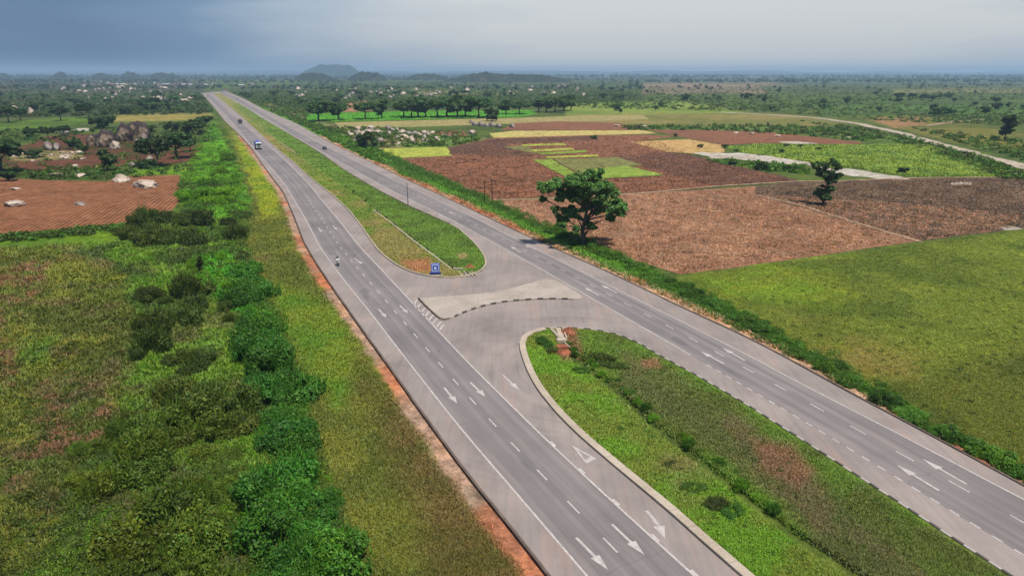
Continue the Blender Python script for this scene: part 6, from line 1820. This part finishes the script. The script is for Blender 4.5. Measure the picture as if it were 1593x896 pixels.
# concrete drain of the far median
def channel(pts, label, wall=.30, inner=.75, top=.16, deep=.45):
    P = smooth_line([(*G(a, b, 0)[:2], 0) for a, b in pts], step=1.0, it=2)
    t = empty('drain_channel', (P[0][0], P[0][1], 0))
    Q = P - P[0]
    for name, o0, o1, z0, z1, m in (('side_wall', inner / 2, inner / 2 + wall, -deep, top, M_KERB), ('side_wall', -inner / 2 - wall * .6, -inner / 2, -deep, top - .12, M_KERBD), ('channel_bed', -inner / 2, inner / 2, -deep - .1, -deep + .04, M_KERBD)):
        a = off(Q, o0); b = off(Q, o1); n = len(Q); mb = MB()
        vs = [(*p, z1) for p in a] + [(*p, z1) for p in b] + [(*p, z0) for p in a] + [(*p, z0) for p in b]
        fs = []
        for i in range(n - 1): fs += [(i, i + 1, n + i + 1, n + i), (i, 2 * n + i, 2 * n + i + 1, i + 1), (n + i, n + i + 1, 3 * n + i + 1, 3 * n + i)]
        fs += [(0, n, 3 * n, 2 * n), (n - 1, 3 * n - 1, 4 * n - 1, 2 * n - 1)]
        mb.add(vs, fs); mb.build(name, m, t)
    tag(t, label, 'drain'); return t
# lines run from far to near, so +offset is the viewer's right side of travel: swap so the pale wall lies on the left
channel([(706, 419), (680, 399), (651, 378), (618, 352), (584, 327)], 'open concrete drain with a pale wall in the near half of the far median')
channel([(461, 238.5), (448, 229), (436, 221)], 'short pale piece of concrete drain far along the median')
M_SOIL = mat_field('red_spoil', (176, 108, 80), (150, 92, 68), .3, 1.5, None, 1, 0, .2)
def mound(px, py, rx, ry, h, label, seed):
    w = G(px, py, 0); V = []; Q = []; n, m = 28, 12
    rr = np.random.default_rng(seed)
    for j in range(m):
        for i in range(n):
            a = 2 * math.pi * i / n; r = j / (m - 1)
            k = 1 + .25 * math.sin(a * 3 + seed) + .12 * math.sin(a * 7)
            z = h * (1 - r ** 1.7) * (1 + .3 * math.sin(a * 5 + r * 9)) - (.3 if j == m - 1 else 0)
            V.append((r * rx * k * math.cos(a), r * ry * k * math.sin(a), z + .05 * rr.normal() * (j < m - 1)))
    for j in range(m - 1):
        for i in range(n): Q.append((j * n + i, (j + 1) * n + i, (j + 1) * n + (i + 1) % n, j * n + (i + 1) % n))
    o = link('earth_mound', np_mesh('earth_mound', np.array(V), np.array(Q), M_SOIL, quads=True, smooth=True)); o.location = (w[0], w[1], .08)
    tag(o, label, 'earth mound'); return o
mound(731, 417, .9, .8, .55, 'reddish heap of rubble at the end of the far median drain', 3)
mound(884, 517, 1.0, 1.5, .5, 'red earth heap at the right of the broken drain', 4)
mound(874, 549, 1.4, 1.0, .35, 'brown earth ledge below the broken drain', 6)
def slabs(name, specs, label, mats, cat):
    """loose lines of concrete: (px0, py0, px1, py1, width, z0, z1, part name, material index)"""
    w0 = G(specs[0][0], specs[0][1], 0); t = empty(name, (w0[0], w0[1], 0))
    for (a, b, c, d, wd, z0, z1, pn, mi) in specs:
        p = G(a, b, 0) - w0; q = G(c, d, 0) - w0; dd = (q - p)[:2]; L = np.linalg.norm(dd); dd /= L; nn = np.array((-dd[1], dd[0])) * wd / 2
        mb = MB(); k = 6; vs = []
        for i in range(k + 1):
            c2 = p[:2] + dd * L * i / k; zz = .012 * math.sin(i * 2.1)
            vs += [(*(c2 + nn), z1 + zz), (*(c2 - nn), z1 + zz), (*(c2 - nn), z0), (*(c2 + nn), z0)]
        fs = [(3, 2, 1, 0), tuple(k * 4 + x for x in (0, 1, 2, 3))]
        for i in range(k):
            for e in range(4): fs.append((i * 4 + e, i * 4 + (e + 1) % 4, i * 4 + 4 + (e + 1) % 4, i * 4 + 4 + e))
        mb.add(vs, fs); mb.build(pn, mats[mi], t)
    tag(t, label, cat); return t
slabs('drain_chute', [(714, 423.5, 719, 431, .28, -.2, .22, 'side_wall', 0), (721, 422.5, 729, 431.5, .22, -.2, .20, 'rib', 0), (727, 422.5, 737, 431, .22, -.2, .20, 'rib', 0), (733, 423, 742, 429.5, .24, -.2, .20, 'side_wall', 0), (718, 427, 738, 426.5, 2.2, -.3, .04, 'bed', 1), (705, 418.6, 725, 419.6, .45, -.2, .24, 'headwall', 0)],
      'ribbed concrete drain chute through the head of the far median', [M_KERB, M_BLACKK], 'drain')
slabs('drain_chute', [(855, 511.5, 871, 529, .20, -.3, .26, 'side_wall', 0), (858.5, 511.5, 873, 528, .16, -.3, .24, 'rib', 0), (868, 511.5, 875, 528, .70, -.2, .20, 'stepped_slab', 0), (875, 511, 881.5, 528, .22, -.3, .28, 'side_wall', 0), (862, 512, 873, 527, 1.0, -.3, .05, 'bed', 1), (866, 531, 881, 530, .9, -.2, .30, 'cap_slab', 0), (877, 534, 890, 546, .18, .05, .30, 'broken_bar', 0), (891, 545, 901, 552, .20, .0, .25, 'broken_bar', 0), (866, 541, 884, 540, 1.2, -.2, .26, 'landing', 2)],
      'broken concrete drain chute in the rounded head of the near median', [M_KERB, M_BLACKK, M_SOIL], 'drain')

# ------------------------------------------------------------------ light, sky, air, camera
SUN_AZ, SUN_EL = math.radians(138), math.radians(67)      # to the right of the view, beyond the frame
sd = bpy.data.lights.new('sun', 'SUN'); sd.energy = 3.7; sd.angle = math.radians(4.0); sd.color = (1.0, .94, .84)
so = bpy.data.objects.new('sun', sd); COL.objects.link(so)
dirv = Vector((math.sin(SUN_AZ) * math.cos(SUN_EL), math.cos(SUN_AZ) * math.cos(SUN_EL), math.sin(SUN_EL)))
so.rotation_euler = dirv.to_track_quat('Z', 'Y').to_euler(); so.location = tuple(dirv * 200)

wd = bpy.data.worlds.new('World'); SC.world = wd; wd.use_nodes = True
nt = wd.node_tree; nt.nodes.clear(); t = NT(nt)
out = t.n('ShaderNodeOutputWorld'); bg = t.n('ShaderNodeBackground'); bg.inputs['Strength'].default_value = 0.1
sky = t.n('ShaderNodeTexSky', sky_type='NISHITA'); sky.sun_disc = False; sky.sun_elevation = SUN_EL; sky.sun_rotation = SUN_AZ; sky.air_density = 1.2; sky.dust_density = 3.0; sky.ozone_density = 1.5
gen = t.n('ShaderNodeTexCoord').outputs['Generated']
sep = t.n('ShaderNodeSeparateXYZ'); t.l(gen, sep.inputs[0])
# thin cloud sheet: dark slate on the left, brightening towards the veiled sun on the right
cb = t.n('ShaderNodeVectorMath', operation='DOT_PRODUCT'); t.l(gen, cb.inputs[0]); ca = math.radians(17)
cb.inputs[1].default_value = (math.sin(ca) * .985, math.cos(ca) * .985, .17)
n1 = t.noise(t.mapping(gen, (1.6, 1.6, 16)), 1.0, 4, .5); n2 = t.noise(t.mapping(gen, (5, 5, 34)), 1.0, 5, .55)
glow = t.mr(cb.outputs['Value'], 0.66, 1.0, 0.0, 1.08)
gl = t.math('ADD', t.math('ADD', glow, t.math('MULTIPLY', t.math('SUBTRACT', n1, .5), .55)), t.math('MULTIPLY', t.math('SUBTRACT', n2, .5), .42))
SKYK = 10.0
def K(r, g, b): return (lin1(r) * SKYK, lin1(g) * SKYK, lin1(b) * SKYK, 1)
cloudc = t.ramp(gl, [(0.0, (lin1(66), lin1(99), lin1(137), 1)), (0.32, (lin1(92), lin1(122), lin1(156), 1)), (0.60, (lin1(150), lin1(164), lin1(182), 1)), (1.0, (lin1(192), lin1(194), lin1(196), 1))])
x = t.n('ShaderNodeVectorMath', operation='SCALE'); t.l(cloudc, x.inputs[0]); t.l(t.mr(sep.outputs[2], 0.06, 0.8, SKYK * .74, SKYK * 1.15), x.inputs['Scale'])
mixs = t.mix(0.85, sky.outputs[0], x.outputs[0])
t.l(mixs, bg.inputs['Color']); t.l(bg.outputs[0], out.inputs['Surface'])

hz = MB(); B = 16500
hz.box(-B, B, -B, B, -7.5, 124)
m = bpy.data.materials.new('air'); m.use_nodes = True; m.node_tree.nodes.clear()
o_ = m.node_tree.nodes.new('ShaderNodeOutputMaterial'); pv = m.node_tree.nodes.new('ShaderNodeVolumePrincipled')
pv.inputs['Color'].default_value = (.41, .58, .78, 1); pv.inputs['Density'].default_value = 0.00013; pv.inputs['Anisotropy'].default_value = 0.1
m.node_tree.links.new(pv.outputs[0], o_.inputs['Volume'])
hzo = hz.build('haze', m); tag(hzo, 'thin blue air over the plain', 'haze', kind='stuff')

cam = bpy.data.cameras.new('camera'); cam.sensor_width = 36.0; cam.lens = 36.0 * F / 1593.0; cam.clip_start = 0.5; cam.clip_end = 60000
co = bpy.data.objects.new('camera', cam); COL.objects.link(co); co.location = (0, 0, H); co.rotation_euler = (math.pi / 2 - PITCH, 0, 0)
SC.camera = co
vs_ = SC.view_settings; vs_.view_transform = 'Standard'; vs_.look = 'None'; vs_.exposure = 0.78; vs_.gamma = 1.0; vs_.use_curve_mapping = False
SC.render.engine = 'CYCLES'; cy = SC.cycles
cy.use_denoising = True
try: cy.denoiser = 'OPENIMAGEDENOISE'; cy.denoising_input_passes = 'RGB_ALBEDO_NORMAL'
except Exception: pass
cy.max_bounces = 5; cy.diffuse_bounces = 2; cy.glossy_bounces = 2; cy.transmission_bounces = 3; cy.volume_bounces = 1; cy.transparent_max_bounces = 4
cy.use_adaptive_sampling = False
